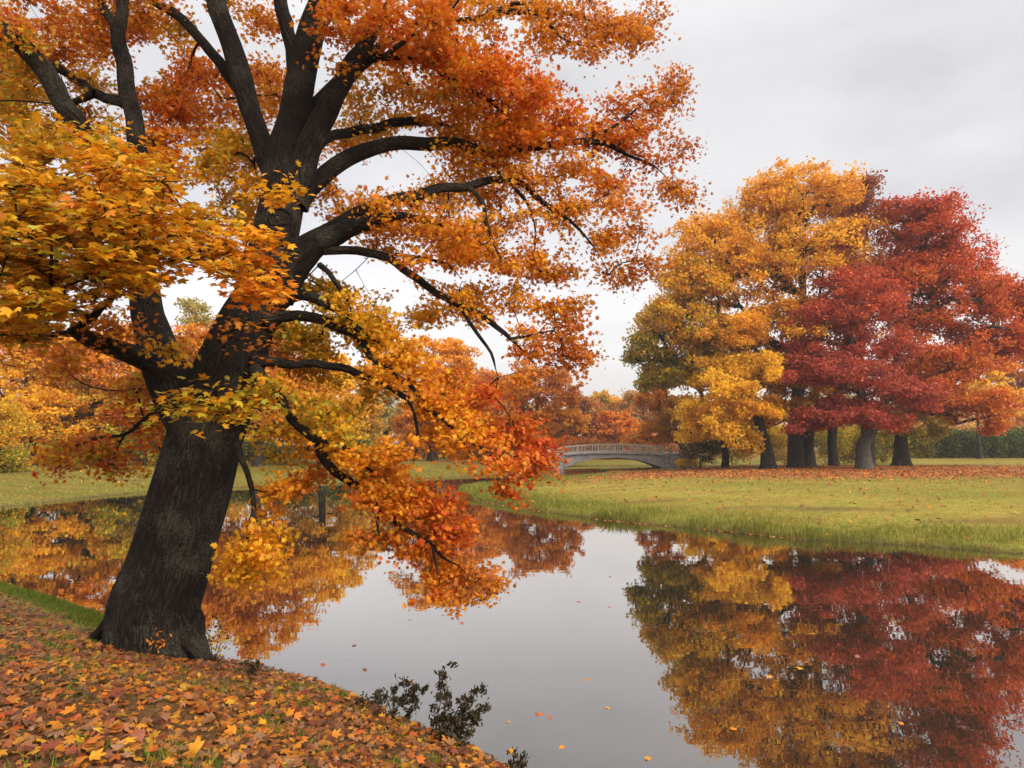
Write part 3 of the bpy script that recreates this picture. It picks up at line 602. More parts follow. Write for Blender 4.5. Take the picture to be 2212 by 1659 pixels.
limb(B, [(600,640,80),(632,590,62),(660,552,56),(695,521,52),(747,497,44),(790,480,34),(850,470,24),(930,478,14),(1000,500,7)], 8.2, 7.9, 16, seed=25, skel=.3)
limb(B, [(700,540,24),(725,541,20),(794,544,19),(842,557,18),(899,604,17),(941,632,16),(993,657,15),(1038,681,13),(1073,709,11),(1104,733,9),(1138,764,7),(1173,813,4)], 8.1, 8.6, 12, seed=26, skel=.2)
limb(B, [(993,658,9),(1024,712,9),(1052,747,7),(1066,778,6),(1076,816,3)], 8.35, 8.1, 8, seed=27)
limb(B, [(855,550,8),(923,559,7),(975,577,6),(996,604,3)], 8.2, 8.0, 8, seed=28)
limb(B, [(1100,732,7),(1130,728,6),(1166,719,3)], 8.5, 8.6, 8, seed=29)
limb(B, [(590,670,40),(628,640,28),(655,638,25),(690,648,23),(722,664,21),(750,684,18),(800,730,10),(840,760,5)], 8.2, 7.7, 12, seed=30, skel=.3)
limb(B, [(690,572,14),(710,588,12),(725,611,12),(746,639,10),(760,680,5)], 8.05, 7.7, 8, seed=31)
limb(B, [(580,690,44),(610,684,26),(663,684,23),(715,698,22),(757,719,20),(784,743,18),(802,771,16),(830,789,14),(900,850,9),(960,905,4)], 8.15, 7.6, 12, seed=32, skel=.3)
limb(B, [(550,780,36),(580,781,22),(632,788,20),(680,786,19),(732,792,18),(784,813,16),(837,830,14),(871,854,12),(906,875,11),(951,903,9),(993,941,7),(1021,980,5),(1041,1004,3)], 8.1, 7.5, 12, seed=33, skel=.3)
limb(B, [(871,856,8),(888,875,8),(899,910,7),(902,955,6),(892,1007,3)], 7.7, 7.5, 8, seed=34)
limb(B, [(951,903,7),(1010,951,7),(1062,983,5),(1080,1031,3)], 7.6, 7.7, 8, seed=35)
limb(B, [(545,800,40),(572,822,24),(597,844,22),(625,899,20),(652,925,20),(687,955,20),(697,983,20),(725,1018,19),(764,1045,18),(798,1069,17),(824,1103,14),(857,1133,12),(899,1154,10),(933,1179,9),(958,1200,7),(988,1221,5),(1009,1251,4),(1038,1267,3)], 8.0, 7.3, 12, seed=36, skel=.25)
limb(B, [(822,1100,8),(815,1128,7),(821,1162,3)], 7.4, 7.3, 8, seed=37)
limb(B, [(933,1179,6),(941,1213,5),(946,1247,2)], 7.3, 7.3, 8, seed=38)
limb(B, [(690,950,13),(744,966,11),(780,1000,9),(814,1026,6),(840,1050,3)], 7.7, 7.5, 8, seed=39)
limb(B, [(510,960,20),(521,990,13),(535,1021,12),(542,1056,11),(549,1099,11),(538,1142,10),(534,1168,9),(523,1197,7),(502,1222,6),(498,1251,3)], 7.7, 7.2, 10, seed=40, skel=.2)
limb(B, [(526,1195,5),(545,1214,4),(567,1232,2)], 7.25, 7.2, 6, seed=41)
limb(B, [(375,830,70),(347,792,54),(302,772,44),(226,745,38),(170,722,32),(149,716,26)], 8.2, 7.2, 16, seed=42, skel=.3)
limb(B, [(152,716,17),(198,685,16),(243,641,14),(262,615,12),(290,602,9),(330,560,6),(350,500,4)], 7.2, 5.6, 10, seed=43, skel=0)
limb(B, [(160,722,16),(128,720,14),(70,733,10),(0,736,9),(-80,730,6)], 7.2, 5.5, 10, seed=44, skel=0)
limb(B, [(205,690,8),(120,640,8),(112,560,7),(114,520,4)], 6.9, 5.0, 8, seed=45, skel=0)
limb(B, [(290,600,7),(300,560,7),(290,480,6),(270,430,3)], 5.9, 4.6, 8, seed=46, skel=0)
limb(B, [(310,590,6),(380,560,6),(450,580,5),(520,610,3)], 5.8, 5.2, 8, seed=47, skel=0)
limb(B, [(360,880,16),(333,889,10),(299,917,9),(271,938,8),(208,948,6),(156,969,4),(118,1000,2)], 8.2, 8.9, 8, seed=48, skel=.2)
limb(B, [(270,938,5),(250,975,4),(236,1010,2)], 8.6, 8.8, 6, seed=49)
limb(B, [(455,850,16),(400,842,10),(370,858,6),(345,868,3)], 7.3, 6.5, 8, seed=50, skel=.3)
limb(B, [(640,260,26),(760,150,22),(880,60,18),(960,48,16),(1053,33,15),(1090,24,14),(1164,34,12),(1200,74,9),(1256,96,7),(1330,107,3)], 8.6, 9.4, 10, seed=51, skel=.4)
limb(B, [(1053,33,9),(1110,8,8),(1164,11,8),(1239,33,6),(1313,55,3)], 9.1, 9.6, 8, seed=52)
limb(B, [(640,-60,34),(800,-160,26),(960,-220,18),(1150,-240,8)], 8.6, 9.2, 10, seed=53)
limb(B, [(680,-60,34),(560,-200,26),(430,-330,16),(300,-420,8)], 8.6, 7.6, 10, seed=54)
kn = []
for (x, y, s) in [(612,478,24),(616,612,22)]:
    c = P(x, y, 8.02 if y < 500 else 7.95) - TB; ph = np.linspace(0, 2*np.pi, 15)
    ring = np.stack([c[0] + np.cos(ph)*s*.0056, c[1] - .16 + 0*ph + np.abs(np.cos(ph))*.05, c[2] + np.sin(ph)*s*.0042], 1)
    kn.append(tube(ring, np.full(15, .022), 8, .1))
for V, F, U in kn: link('bark_knot', np_mesh('bark_knot', V, F, uv=U, smooth_=True), M_BARK, maple)

# foliage patches: centre, radii, tilt (degrees), depth range, sprays per 10,000 px2, leaf size, palette, part
O_, RO, RU, GO, OL, RD = 'orange', 'redor', 'rust', 'gold', 'oliv', 'red'
PT = [
 (150,330,170,55,0,6,8,4.6,.105,[(GO,2),(OL,3),(O_,1)]),(380,400,110,60,0,6.4,8,4.2,.105,[(GO,2),(OL,2),(O_,1)]),(60,560,80,180,0,6,8,3,.1,[(GO,2),(OL,2)]),
 (230,190,250,200,0,9.6,11.4,2.6,.095,[(O_,2),(GO,2),(RU,1),(OL,1)]),(60,120,110,130,0,8.6,11,2.6,.095,[(O_,1),(GO,2),(OL,2)]),(900,300,260,200,0,9.6,11.2,2.2,.09,[(O_,3),(GO,2)]),(560,280,120,150,0,9.6,11.2,2.2,.095,[(O_,2),(GO,2)]),(800,620,140,90,20,8.8,9.8,1.6,.088,[(GO,2),(OL,1)]),(950,560,160,60,15,8.8,9.8,1.6,.088,[(O_,3)]),
 (1255,62,150,70,10,8.6,10.4,4.6,.088,[(O_,3),(RU,2)]),(1380,70,48,62,0,8.8,10.2,4,.085,[(RU,3),(O_,2)]),(1090,20,120,50,0,8.2,10,4.5,.09,[(O_,3),(GO,1)]),(900,50,160,95,0,7,9.6,5,.10,[(RO,3),(O_,2)]),
 (1060,160,150,75,28,7.4,9.2,5.5,.10,[(RO,4),(O_,1)]),(1170,240,105,70,38,7.8,9.4,5.5,.10,[(RO,4),(O_,2)]),(890,190,150,60,10,8,10,4.6,.09,[(GO,2),(O_,2),(OL,1)]),(800,240,80,70,0,8.4,10.4,4.6,.09,[(GO,3),(OL,2)]),
 (1010,255,140,52,12,8.2,10,4.8,.09,[(GO,2),(O_,2)]),(1010,340,90,40,0,8.4,9.8,4,.088,[(GO,3),(O_,2)]),(1375,245,105,58,-18,8.8,10,4.4,.085,[(RU,2),(RO,2),(O_,1)]),(1448,205,42,52,10,8.9,9.8,4,.085,[(RU,3),(O_,2)]),
 (1425,325,72,36,18,8.9,9.8,4,.085,[(RU,3),(RO,2)]),(1473,392,20,50,-12,9,9.6,4.5,.08,[(RU,3),(O_,2)]),(1265,285,110,42,0,8.6,9.8,4.8,.09,[(RO,3),(O_,1)]),(1140,330,120,50,10,8.2,9.6,4.8,.09,[(GO,1),(O_,3)]),
 (1270,392,85,34,20,8.4,9.6,4.4,.088,[(RO,2),(O_,3)]),(1350,445,48,42,50,8.4,9.4,4,.085,[(RU,2),(O_,2)]),(1378,528,36,60,-15,8.4,9.3,4,.085,[(RU,3),(O_,1)]),(1300,530,95,30,50,8.3,9.2,3.6,.085,[(O_,3),(GO,1)]),(1335,600,22,32,0,8.4,9,4,.08,[(O_,2),(RU,1)]),
 (1215,425,90,40,38,8.2,9.4,3.6,.085,[(O_,3),(GO,1)]),(1050,480,62,80,10,8,9,4,.085,[(O_,3),(GO,2)]),(1125,550,66,60,20,8,9,3.8,.085,[(O_,3),(GO,1)]),(985,425,95,45,0,8.2,9.4,4.4,.09,[(O_,2),(GO,2)]),(840,440,100,45,-10,8,9.6,4.8,.09,[(O_,3),(GO,2)]),
 (910,520,110,42,12,7.6,8.8,4.8,.09,[(O_,3),(RO,1),(GO,1)]),(1005,545,40,30,30,7.8,8.6,3,.085,[(O_,1)]),(715,440,50,40,0,8.4,9.8,4,.09,[(GO,2),(O_,2)]),(760,470,70,30,-30,8.2,9,4,.09,[(O_,2)]),
 (860,585,60,22,35,7.9,8.7,3.4,.085,[(GO,3),(OL,1)]),(960,640,90,28,30,7.9,8.8,3.4,.085,[(GO,3),(O_,1)]),(1060,650,55,40,0,8.1,8.8,3,.085,[(GO,2),(O_,2)]),(1175,640,62,66,0,8.2,9,4.2,.085,[(O_,3),(GO,1)]),(1130,590,80,34,0,8.1,8.9,3.6,.085,[(O_,3)]),
 (1205,715,72,55,30,8.2,9,4.6,.085,[(RU,2),(RO,2),(O_,1)]),(1235,778,34,42,10,8.2,8.9,4.6,.085,[(RU,3),(RO,1)]),(1130,690,60,32,40,8.1,8.7,3.2,.085,[(O_,2),(GO,1)]),
 (690,620,62,36,10,7.8,8.8,4.4,.09,[(GO,2),(OL,3)]),(770,665,72,42,35,7.5,8.6,4.6,.09,[(GO,3),(OL,2)]),(690,720,95,36,10,7.7,8.6,4.6,.09,[(GO,2),(OL,3)]),(800,710,80,40,35,7.4,8.4,4.8,.09,[(GO,3),(OL,2)]),(850,775,85,45,40,7.3,8.3,4.8,.09,[(GO,3),(O_,1)]),
 (915,710,40,34,0,7.8,8.4,3,.085,[(GO,2)]),(900,840,85,48,38,7.2,8.2,5,.09,[(GO,2),(O_,2)]),(985,845,100,36,20,7.4,8.3,4.6,.088,[(O_,3),(RO,1)]),(975,910,85,45,42,7.2,8.1,4.8,.088,[(O_,3),(GO,1)]),(1070,900,75,45,38,7.4,8.1,5.2,.088,[(RO,3),(RD,2)]),
 (1120,960,60,48,50,7.4,8.1,5.2,.086,[(RD,2),(RO,3),(RU,1)]),(1155,1000,32,38,40,7.5,8.1,4.8,.085,[(RD,1),(RO,3),(RU,2)]),(1100,1035,40,26,0,7.5,8,4.4,.085,[(RO,3),(RD,2)]),(1060,960,60,40,45,7.3,8,4.6,.086,[(RO,3),(O_,2)]),(1168,980,22,25,0,7.6,8,4,.085,[(RD,1)]),
 (640,720,60,36,0,7.7,8.5,4.6,.09,[(OL,3),(GO,1)]),(655,765,75,28,0,8.1,9,4.2,.09,[(RU,2),(O_,3)]),(720,830,60,30,20,7.8,8.6,2.6,.088,[(GO,2),(OL,2)]),(790,850,40,40,0,7.7,8.4,2.4,.088,[(OL,2),(GO,2)]),
 (625,870,66,40,35,7.0,7.9,5.2,.092,[(OL,4),(GO,1)]),(690,920,78,42,38,6.9,7.8,5.4,.092,[(OL,3),(GO,2)]),(760,965,80,42,38,6.9,7.7,5,.09,[(GO,3),(O_,2)]),(820,1020,85,45,38,6.9,7.6,5,.088,[(O_,4),(GO,1)]),(900,1050,75,42,30,7,7.6,5,.088,[(O_,2),(RO,3)]),
 (870,1100,90,45,30,6.8,7.5,5.2,.088,[(RO,2),(O_,3)]),(945,1120,70,50,35,6.9,7.5,5.2,.086,[(RD,1),(RO,3),(RU,2)]),(985,1180,48,36,50,6.9,7.4,5,.086,[(RD,2),(RO,3),(RU,1)]),(825,1165,50,32,10,7,7.4,4.8,.086,[(RO,2),(O_,2),(RU,1)]),(900,1170,50,34,30,6.9,7.4,4.4,.086,[(RO,3),(O_,2)]),(1032,1235,14,18,0,7.2,7.4,5,.08,[(RU,1)]),(1045,1265,16,12,0,7.2,7.35,5,.08,[(RU,1),(O_,1)]),(945,1225,30,22,40,7.1,7.4,3.4,.084,[(RO,2),(O_,2)]),
 (575,960,42,36,0,7.2,8,4.4,.09,[(GO,2),(OL,2)]),(590,1030,44,44,0,7,7.8,3.6,.09,[(O_,3),(RO,1)]),(588,1085,40,44,0,6.9,7.6,3.2,.09,[(O_,2),(GO,2)]),(580,1150,36,42,0,7.0,7.5,3.4,.088,[(GO,3),(O_,1)]),(566,1203,50,24,10,7,7.4,4.6,.088,[(GO,3),(O_,1)]),(520,1235,20,14,0,7.1,7.4,3.6,.086,[(GO,2)]),
 (668,1015,28,34,0,7.3,7.8,4,.088,[(O_,2),(RO,1)]),(640,950,40,34,20,7.2,7.9,3.6,.088,[(GO,2),(O_,2)]),
 (60,60,105,75,0,8.2,10.4,4.4,.095,[(O_,2),(RU,2),(RO,1)]),(175,105,70,70,0,8.6,10.4,4.2,.095,[(RU,2),(RO,1),(O_,1)]),(50,180,85,55,0,8.2,10.4,4.4,.095,[(GO,2),(OL,3)]),(40,270,85,60,0,7.6,10,4.6,.10,[(GO,2),(OL,3)]),(185,275,55,60,0,8.4,10.4,4.2,.095,[(GO,3),(OL,2)]),(120,320,80,45,0,7.6,9.6,4.4,.10,[(OL,3),(GO,2)]),(195,165,40,40,0,8.8,10,3.8,.095,[(GO,2),(OL,1)]),
 (335,40,62,45,0,8.4,10,4.2,.095,[(RU,1),(O_,3)]),(210,30,60,40,0,8.6,10,4,.095,[(O_,2),(RU,2)]),(415,195,90,75,0,9,11,5,.10,[(RO,3),(O_,1)]),(370,280,72,42,0,8.8,10.6,4.8,.10,[(O_,3),(RO,1)]),(475,260,60,50,0,8.8,10.6,4.6,.098,[(O_,3),(RO,1)]),(345,225,42,50,0,9,10.6,4.6,.098,[(RO,3)]),
 (560,130,50,105,0,8.8,10.6,4,.095,[(O_,3),(RU,1)]),(600,240,30,60,0,8.8,10.4,4,.095,[(GO,2),(O_,2)]),(400,70,40,30,0,9,10.4,2.6,.09,[(OL,2),(GO,2)]),(540,30,50,36,0,9,10.6,3.4,.095,[(O_,2),(GO,2)]),(712,42,42,60,0,7.1,7.9,4.2,.10,[(O_,3),(RO,1)]),(770,40,50,55,0,8,9.6,4.4,.095,[(O_,3),(GO,1)]),
 (535,335,66,42,0,8.6,10,4.6,.10,[(GO,2),(OL,3)]),(430,345,100,45,0,8.0,10,4.8,.10,[(GO,3),(OL,2)]),(320,345,80,42,0,7,9,5,.11,[(GO,2),(O_,2)]),(520,410,60,50,0,8.4,9.6,4.4,.10,[(GO,3),(OL,1)]),(510,470,40,36,0,8.4,9.6,4,.10,[(GO,2),(OL,2)]),
 (70,400,110,70,0,4.6,6.6,7,.104,[(GO,3),(OL,2),('amber',4)]),(240,400,120,62,0,4.4,6.4,7,.104,[(GO,2),(O_,2),('amber',4)]),(110,520,150,85,0,4.2,6.2,7,.104,[(GO,2),(OL,4),('green',.4),('amber',4)]),(290,500,140,80,0,4.4,6,7,.104,[(GO,3),(O_,1),(OL,1),('amber',4)]),(420,545,95,50,12,4.6,6,7,.104,[(GO,2),(O_,2),('amber',4)]),(530,600,62,24,20,5.2,6.2,6.5,.12,[(O_,3),(GO,1)]),
 (575,645,26,12,20,5.6,6.2,9,.11,[(O_,2)]),(170,610,125,55,0,4.4,6.2,7,.104,[(GO,3),(OL,2),('amber',4)]),(70,640,100,80,0,4.2,6,7,.104,[(GO,3),(OL,3),('amber',4)]),(60,735,75,30,0,5,6.6,7,.104,[(OL,2),(GO,2),('amber',4)]),(400,460,80,40,0,5,6.4,7,.104,[(GO,2),(OL,1),('amber',4)]),(545,512,14,14,0,5.4,5.8,14,.11,[(GO,1)]),(540,575,22,12,20,5.4,5.8,12,.11,[(O_,1),(GO,1)]),(575,395,28,16,50,6.4,7,10,.11,[(GO,1)]),
 (430,750,48,50,0,9,10.6,4,.095,[(O_,3),(RU,1)]),(405,640,26,40,0,9,10.4,3,.09,[(RU,2),(O_,1)]),(215,800,120,45,10,7.6,9.6,3.4,.095,[(RU,3),(O_,2)]),(250,860,75,36,0,7.8,9.2,2.6,.095,[(OL,2),(RU,2)]),
]
SPRAYS = {
 'yellow': ('spray_foliage', 'yellow green spray of leaves hanging across the trunk', [(450,858,112,36,6,6.0,6.7,8,.12,[(OL,3),(GO,1)]),(360,880,30,26,0,6.2,6.7,7,.11,[(OL,1)]),(500,885,50,20,10,6.0,6.6,8,.12,[(OL,2),(GO,1)])]),
 'orange': ('spray_foliage', 'orange sprig of leaves in front of the trunk', [(510,690,22,26,0,6.8,7.3,8,.105,[(O_,2),(RU,1)]),(550,725,46,20,12,6.7,7.2,8,.105,[(O_,2),(RU,1)])]),
 'red': ('spray_foliage', 'red drooping spray of leaves left of the trunk', [(240,940,105,46,-22,8.2,9.3,7,.085,[(RD,1),(RO,3),(RU,2)]),(320,905,44,36,-10,8.2,9,6.5,.085,[(RO,3),(O_,1)]),(232,1008,46,18,0,8.5,8.9,7,.085,[(RD,2),(RO,2)]),(122,1000,14,26,0,8.7,9,8,.08,[(RD,2)]),(335,965,34,42,0,8.2,8.9,5,.085,[(RO,2),(O_,2)])]),
 'stem': ('spray_foliage', 'small yellow sprig at the foot of the left stem', [(325,735,52,14,18,6.8,7.2,9,.10,[(GO,2),(OL,1)])]),
}
GAPS = [(80,26,20,18),(323,139,38,46),(455,85,44,30),(462,45,34,22),(121,163,34,22),(126,357,28,20),(425,423,48,26),(428,650,34,48),(412,610,26,26),(452,700,26,40),(762,40,16,13),(891,287,45,16),(886,350,48,26),(772,388,42,30),(1232,150,42,30),(1273,193,24,14),(1105,50,28,16),
        (1320,365,26,16),(835,600,66,34),(1070,775,52,48),(990,735,60,34),(745,585,20,22),(1190,520,22,34),(960,600,30,14),(1235,395,12,8),(1330,160,20,12),(1410,290,14,9),(690,378,16,14),(1090,600,16,12),(855,660,24,16),(760,850,22,26)]
UP = [(150,-330,380,200,0,5.0,8,2.4,.17,[(O_,2),(GO,2)]),(100,-260,320,200,0,5.5,11,1.5,.15,[(O_,2),(GO,2)]),(650,-260,340,190,0,5.2,11,1.7,.15,[(O_,2),(RO,2)]),(1120,-170,260,130,0,7,11,1.6,.14,[(RO,2),(O_,2)]),(420,-620,480,220,0,5.5,10.5,1.2,.17,[(O_,2),(RO,2)]),(950,-480,380,200,0,5.5,10.5,1.2,.17,[(RO,2),(O_,2)]),(-250,100,230,300,0,5,10,1.2,.16,[(GO,2),(OL,2)])]  # unseen upper crown; first patch added to shade the near left leaves
def sample(pt, scale=1.0):
    x, y, rx, ry, rot, Y0, Y1, dens, size, pal = pt
    n = max(2, int(round(dens * scale * (.78 if 835 < y < 1300 and 550 < x else 1) * (.85 if size > .1035 else 1) * math.pi * rx * ry / 1e4)))
    r = np.sqrt(R.random(n)); a = R.uniform(0, 2*np.pi, n); c, s = math.cos(math.radians(rot)), math.sin(math.radians(rot))
    u, v = r * np.cos(a) * rx, r * np.sin(a) * ry
    px, py = x + u*c - v*s, y + u*s + v*c; YY = R.uniform(Y0, Y1, n) + (.5 if Y0 > 6.5 and x > 550 and y > 580 else .25 if Y0 > 6.5 else .5 if Y0 < 5.5 else 0)
    return np.array([P(a_, b_, c_) for a_, b_, c_ in zip(px, py, YY)])
def ingap(p, grow=1.0):
    px, py = PX(p); g = np.zeros(len(p), bool)
    for q, (x, y, rx, ry) in enumerate(GAPS):
        u, v = (px - x) / (rx * grow), (py - y) / (ry * grow); th = np.arctan2(v, u)
        g |= np.hypot(u, v) < .92 + .26 * np.sin(3 * th + q) + .18 * np.sin(5 * th + q * 2.3) + .12 * np.sin(9 * th + q * .7) + R.normal(0, .16, len(p))
    return g
def crown(ptlist, name, label, lp, scale=1.0, gaps=True, tmpl=None, twigs=True, flatn=.7):
    AT, info = [], []
    for pt in ptlist:
        a = sample(pt, scale)
        if gaps: a = a[~ingap(a, 1.15)]
        AT.append(a); info += [pt] * len(a)
    if gaps:
        tp = np.vstack(TIPS); tp = tp + R.normal(0, .12, tp.shape); tx_, ty_ = PX(tp)
        tp = tp[~ingap(tp, 1.0) & (ty_ < 1300) & (ty_ > -150) & (tp[:, 1] > 6.6)]; tx_, ty_ = PX(tp)
        sm = [q for q in ptlist if q[8] < .10]
        for a_, b_ in zip(tx_, ty_): info.append(min(sm, key=lambda q: ((q[0] - a_) / q[2])**2 + ((q[1] - b_) / q[3])**2))
        AT.append(tp)
    AT = np.vstack(AT)
    A, par, tips, n0 = connect(np.vstack(SK), np.concatenate(SL), AT, seg=.12, pen=.10, wig=.13, sag=.06)
    rad = twig_radii(par, tips, n0, .0040, .48, .03)
    e = np.arange(n0, len(A)); pa = par[e]
    ea, eb, r1, r2 = [A[pa] - TB], [A[e] - TB], [np.where(pa < n0, rad[e], rad[pa])], [rad[e]]
    groups = {}
    for a, pt in zip(AT, info):
        Ym, size, pal = .5 * (pt[5] + pt[6]), pt[8], pt[9]
        big = size > .1035
        n = int((lp if not big else lp * .5) * R.uniform(.7, 1.3))
        sg = (46 if big else 34) * Ym / FX
        # twiglets fan out from the spray's end and carry the leaves
        nt_ = 9
        td = norm(R.normal(size=(nt_, 3)) * [1, 1, .45] + [0, 0, -.12]); tl = R.uniform(.6, 2.0, (nt_, 1)) * sg
        te = a + td * tl
        sh = a + (te - a) * R.uniform(.45, .75, (nt_, 1)); ok_ = ~ingap(sh, 1.0) if gaps else np.ones(nt_, bool); no = ok_.sum()
        md = a + (sh - a) * .5 + R.normal(0, .012, (nt_, 3))
        ra_, rb_ = (.0052, .0025) if big else (.0034, .0018)
        ea += [np.repeat((a - TB)[None], no, 0), md[ok_] - TB]; eb += [md[ok_] - TB, sh[ok_] - TB]; r1 += [np.full(no, ra_), np.full(no, (ra_ + rb_) / 2)]; r2 += [np.full(no, (ra_ + rb_) / 2), np.full(no, rb_ * .7)]
        k = R.integers(0, nt_, n); t = R.random((n, 1))**.6
        c = a + (te[k] - a) * t + R.normal(size=(n, 3)) * sg * np.array([.42, .42, .18 if big else .28])
        out = norm(c - a + R.normal(size=(n, 3)) * .05)
        # a few shades run through each spray
        cc = np.clip(pick(n, pal, .15) * R.uniform(.88, 1.1), 0, .85)
        groups.setdefault(big, []).append((c, np.full(n, size) * R.uniform(.55, 1.25, n), cc, out * [1, 1, .4] + R.normal(size=(n, 3)) * .4 + [0, 0, -.45]))
    LL = []
    for big, g in groups.items():
        c = np.vstack([q[0] for q in g]); s = np.concatenate([q[1] for q in g]); cc = np.vstack([q[2] for q in g]); td = np.vstack([q[3] for q in g])
        if gaps:
            k = ~ingap(c, .92); c, s, cc, td = c[k], s[k], cc[k], td[k]
        n = len(c); nr = R.normal(size=(n, 3)) * (flatn if not big else .24) + [0, -.25 if not big else -.12, .7]
        LL.append(leaves(c - TB, s * (1.05 if big else .95), LEAF_HI if big else LEAF_LO, cc, nr, td, .35, .06))
    V, F, C = leafmerge(LL)
    o = link(name, np_mesh(name, V, F, C), M_LEAF, maple)
    if label: o['label'] = label
    return np.vstack(ea), np.vstack(eb), np.concatenate(r1), np.concatenate(r2)
TW = [crown(PT, 'crown', None, 190)]
TW.append(crown(UP, 'crown', None, 60, gaps=False))
for key, (nm, lab, pts) in SPRAYS.items(): TW.append(crown(pts, nm, lab, 90 if key == 'red' else 60, gaps=False))
V, F, U = edge_tubes(*[np.concatenate([t[i] for t in TW]) for i in range(4)], n=4)
link('twigs', np_mesh('twigs', V, F, uv=U, smooth_=True), M_BARK, maple)
# ------------------------------------------------------------------ grass
def blades(name, x, y, h, w, c, label=None, lean=.35):
    n = len(x); z = ground(x, y) - .02; a = R.uniform(0, 2*np.pi, n); b = R.uniform(0, 2*np.pi, n)
    base = np.stack([x, y, z], -1); dx = np.stack([np.cos(a), np.sin(a), 0*a], -1) * (w * .5)[:, None]
    ln = np.stack([np.cos(b), np.sin(b), 0*b], -1) * (h * R.uniform(0, lean * 2, n))[:, None]
    mid = base + ln * .35 + np.stack([0*h, 0*h, h * .6], -1); tip = base + ln + np.stack([0*h, 0*h, h * R.uniform(.8, 1.1, n)], -1)
    V = np.stack([base - dx, base + dx, mid + dx * .7, tip, mid - dx * .7], 1).reshape(-1, 3)
    F = np.arange(n * 5).reshape(n, 5)
    o = link(name, np_mesh(name, V, F, np.repeat(c, 5, 0)), M_GRASS, kind='stuff')
    if label: o['label'] = label; o['category'] = 'grass'
    return o
def scatter(n, x0, x1, y0, y1, keep):
    x = R.uniform(x0, x1, n); y = R.uniform(y0, y1, n); d, i, w = shore(x, y); k = keep(x, y, d, i, w) & (np.abs(x) < y * .80 + 2.0)
    return x[k], y[k], d[k], i[k]
def bladecol(x, y, d, i, dry=0):
    t = turf_colour(x, y, d, i); n = len(x)
    mixc = np.array([[.12,.18,.018],[.20,.23,.03],[.40,.34,.075],[.24,.16,.045]])[R.choice(4, n, p=[.26,.32,.3 , .12])]
    return np.clip((t * .5 + mixc * .5) * R.uniform(.75, 1.35, (n, 1)), 0, .8)
def along(pl, n, dmax, p_=1.5):
    pl = np.array(pl); sv = np.diff(pl, axis=0); ln = np.hypot(sv[:, 0], sv[:, 1]); k = R.choice(len(ln), n, p=ln / ln.sum()); t = R.random(n)
    an = R.uniform(0, 2*np.pi, n); q = pl[k] + sv[k] * t[:, None] + (R.random(n)**p_ * dmax)[:, None] * np.stack([np.cos(an), np.sin(an)], 1)
    d, i, w = shore(q[:, 0], q[:, 1]); return q[:, 0], q[:, 1], d, i, w
x1, y1, d1, i1, w1 = along(LAWN[2:17], 200000, 7.5, 1.2)
k = ~w1 & (i1 == 1) & (d1 > .02) & (np.abs(x1) < y1 * .8 + 2); x1, y1, d1, i1 = x1[k], y1[k], d1[k], i1[k]
wn = smooth(1.1 - d1 / 5.5) * np.clip(.62 + .45 * wob(x1, y1, 1.3, 3) + .3 * wob(x1, y1, .4, 8), .1, 1.2)
k = R.random(len(x1)) < .45 + .4 * wn; x1, y1, d1, i1, wn = x1[k], y1[k], d1[k], i1[k], wn[k]
h1 = np.clip(.05 + .27 * wn * R.uniform(.35, 1.25, len(x1)), .04, .40)
L2 = scatter(130000, -12, 75, 14, 74, lambda x, y, d, i, w: (i == 1) & ~w & (d >= 4.5))
x2, y2, d2, i2 = L2
tuft = smooth((wob(x2, y2, 1.6, 4) + .3))
h2 = R.uniform(.04, .09, len(x2)) + .06 * tuft * R.random(len(x2))
lt = litter_amount(x2, y2, d2, i2); kp = R.random(len(x2)) > lt * .8
x2, y2, d2, i2, h2 = x2[kp], y2[kp], d2[kp], i2[kp], h2[kp]
xx, yy, dd, iy, hh = [np.concatenate(q) for q in ((x1, x2), (y1, y2), (d1, d2), (i1, i2), (h1, h2))]
blades('lawn_grass', xx, yy, hh, np.where(hh > .12, .010, .012) * (.6 + yy / 28), bladecol(xx, yy, dd, iy), 'rough green and straw coloured grass of the lawn across the pond')
xl, yl, dl, il = scatter(150000, -45, 6, 24, 72, lambda x, y, d, i, w: (i == 2) & ~w & (d < 22))
hl = R.uniform(.05, .12, len(xl)) + .14 * np.exp(-dl / .8) * R.random(len(xl))
blades('bank_grass', xl, yl, hl, .012 * (.6 + yl / 26), bladecol(xl, yl, dl, il), 'short leaf strewn grass on the far left bank')
# near bank: green fringe by the water, small tufts among the leaves
xe, ye, de, ie, we = along([q for q in NEAR if -17 < q[0] < -4.5], 60000, .75, 1.2)
k = ~we & (ie == 0); xe, ye = xe[k], ye[k]
xa, ya, da, ia = scatter(60000, -16, 2.5, 3, 22, lambda x, y, d, i, w: (i == 0) & ~w & (d < np.where(x < -5.2, .75, .4)) & (R.random(len(x)) < np.where(x < -5.2, 1.0 - .9 * d, .22)))
tc_ = np.stack([R.uniform(-6.5, 2.2, 240), R.uniform(2.4, 9, 240)], 1)
tk = R.integers(0, 240, 16000); xb = tc_[tk, 0] + R.normal(0, .09, 16000); yb = tc_[tk, 1] + R.normal(0, .07, 16000)
d_, i_, w_ = shore(xb, yb); k = ~w_ & (i_ == 0); xb, yb, d_ = xb[k], yb[k], d_[k]
xa = np.concatenate([xa, xe]); ya = np.concatenate([ya, ye])
xg = np.concatenate([xa, xb]); yg = np.concatenate([ya, yb]); n = len(xg)
hg = np.concatenate([R.uniform(.04, .12, len(xa)), R.uniform(.04, .10, len(xb))])
cg = np.array([[.12,.20,.016],[.19,.24,.025],[.25,.24,.04],[.09,.14,.015]])[R.integers(0, 4, n)] * R.uniform(.7, 1.2, (n, 1))
blades('near_grass', xg, yg, hg, np.full(n, .007), cg, 'green grass fringe and tufts between the fallen leaves on the near bank', .5)

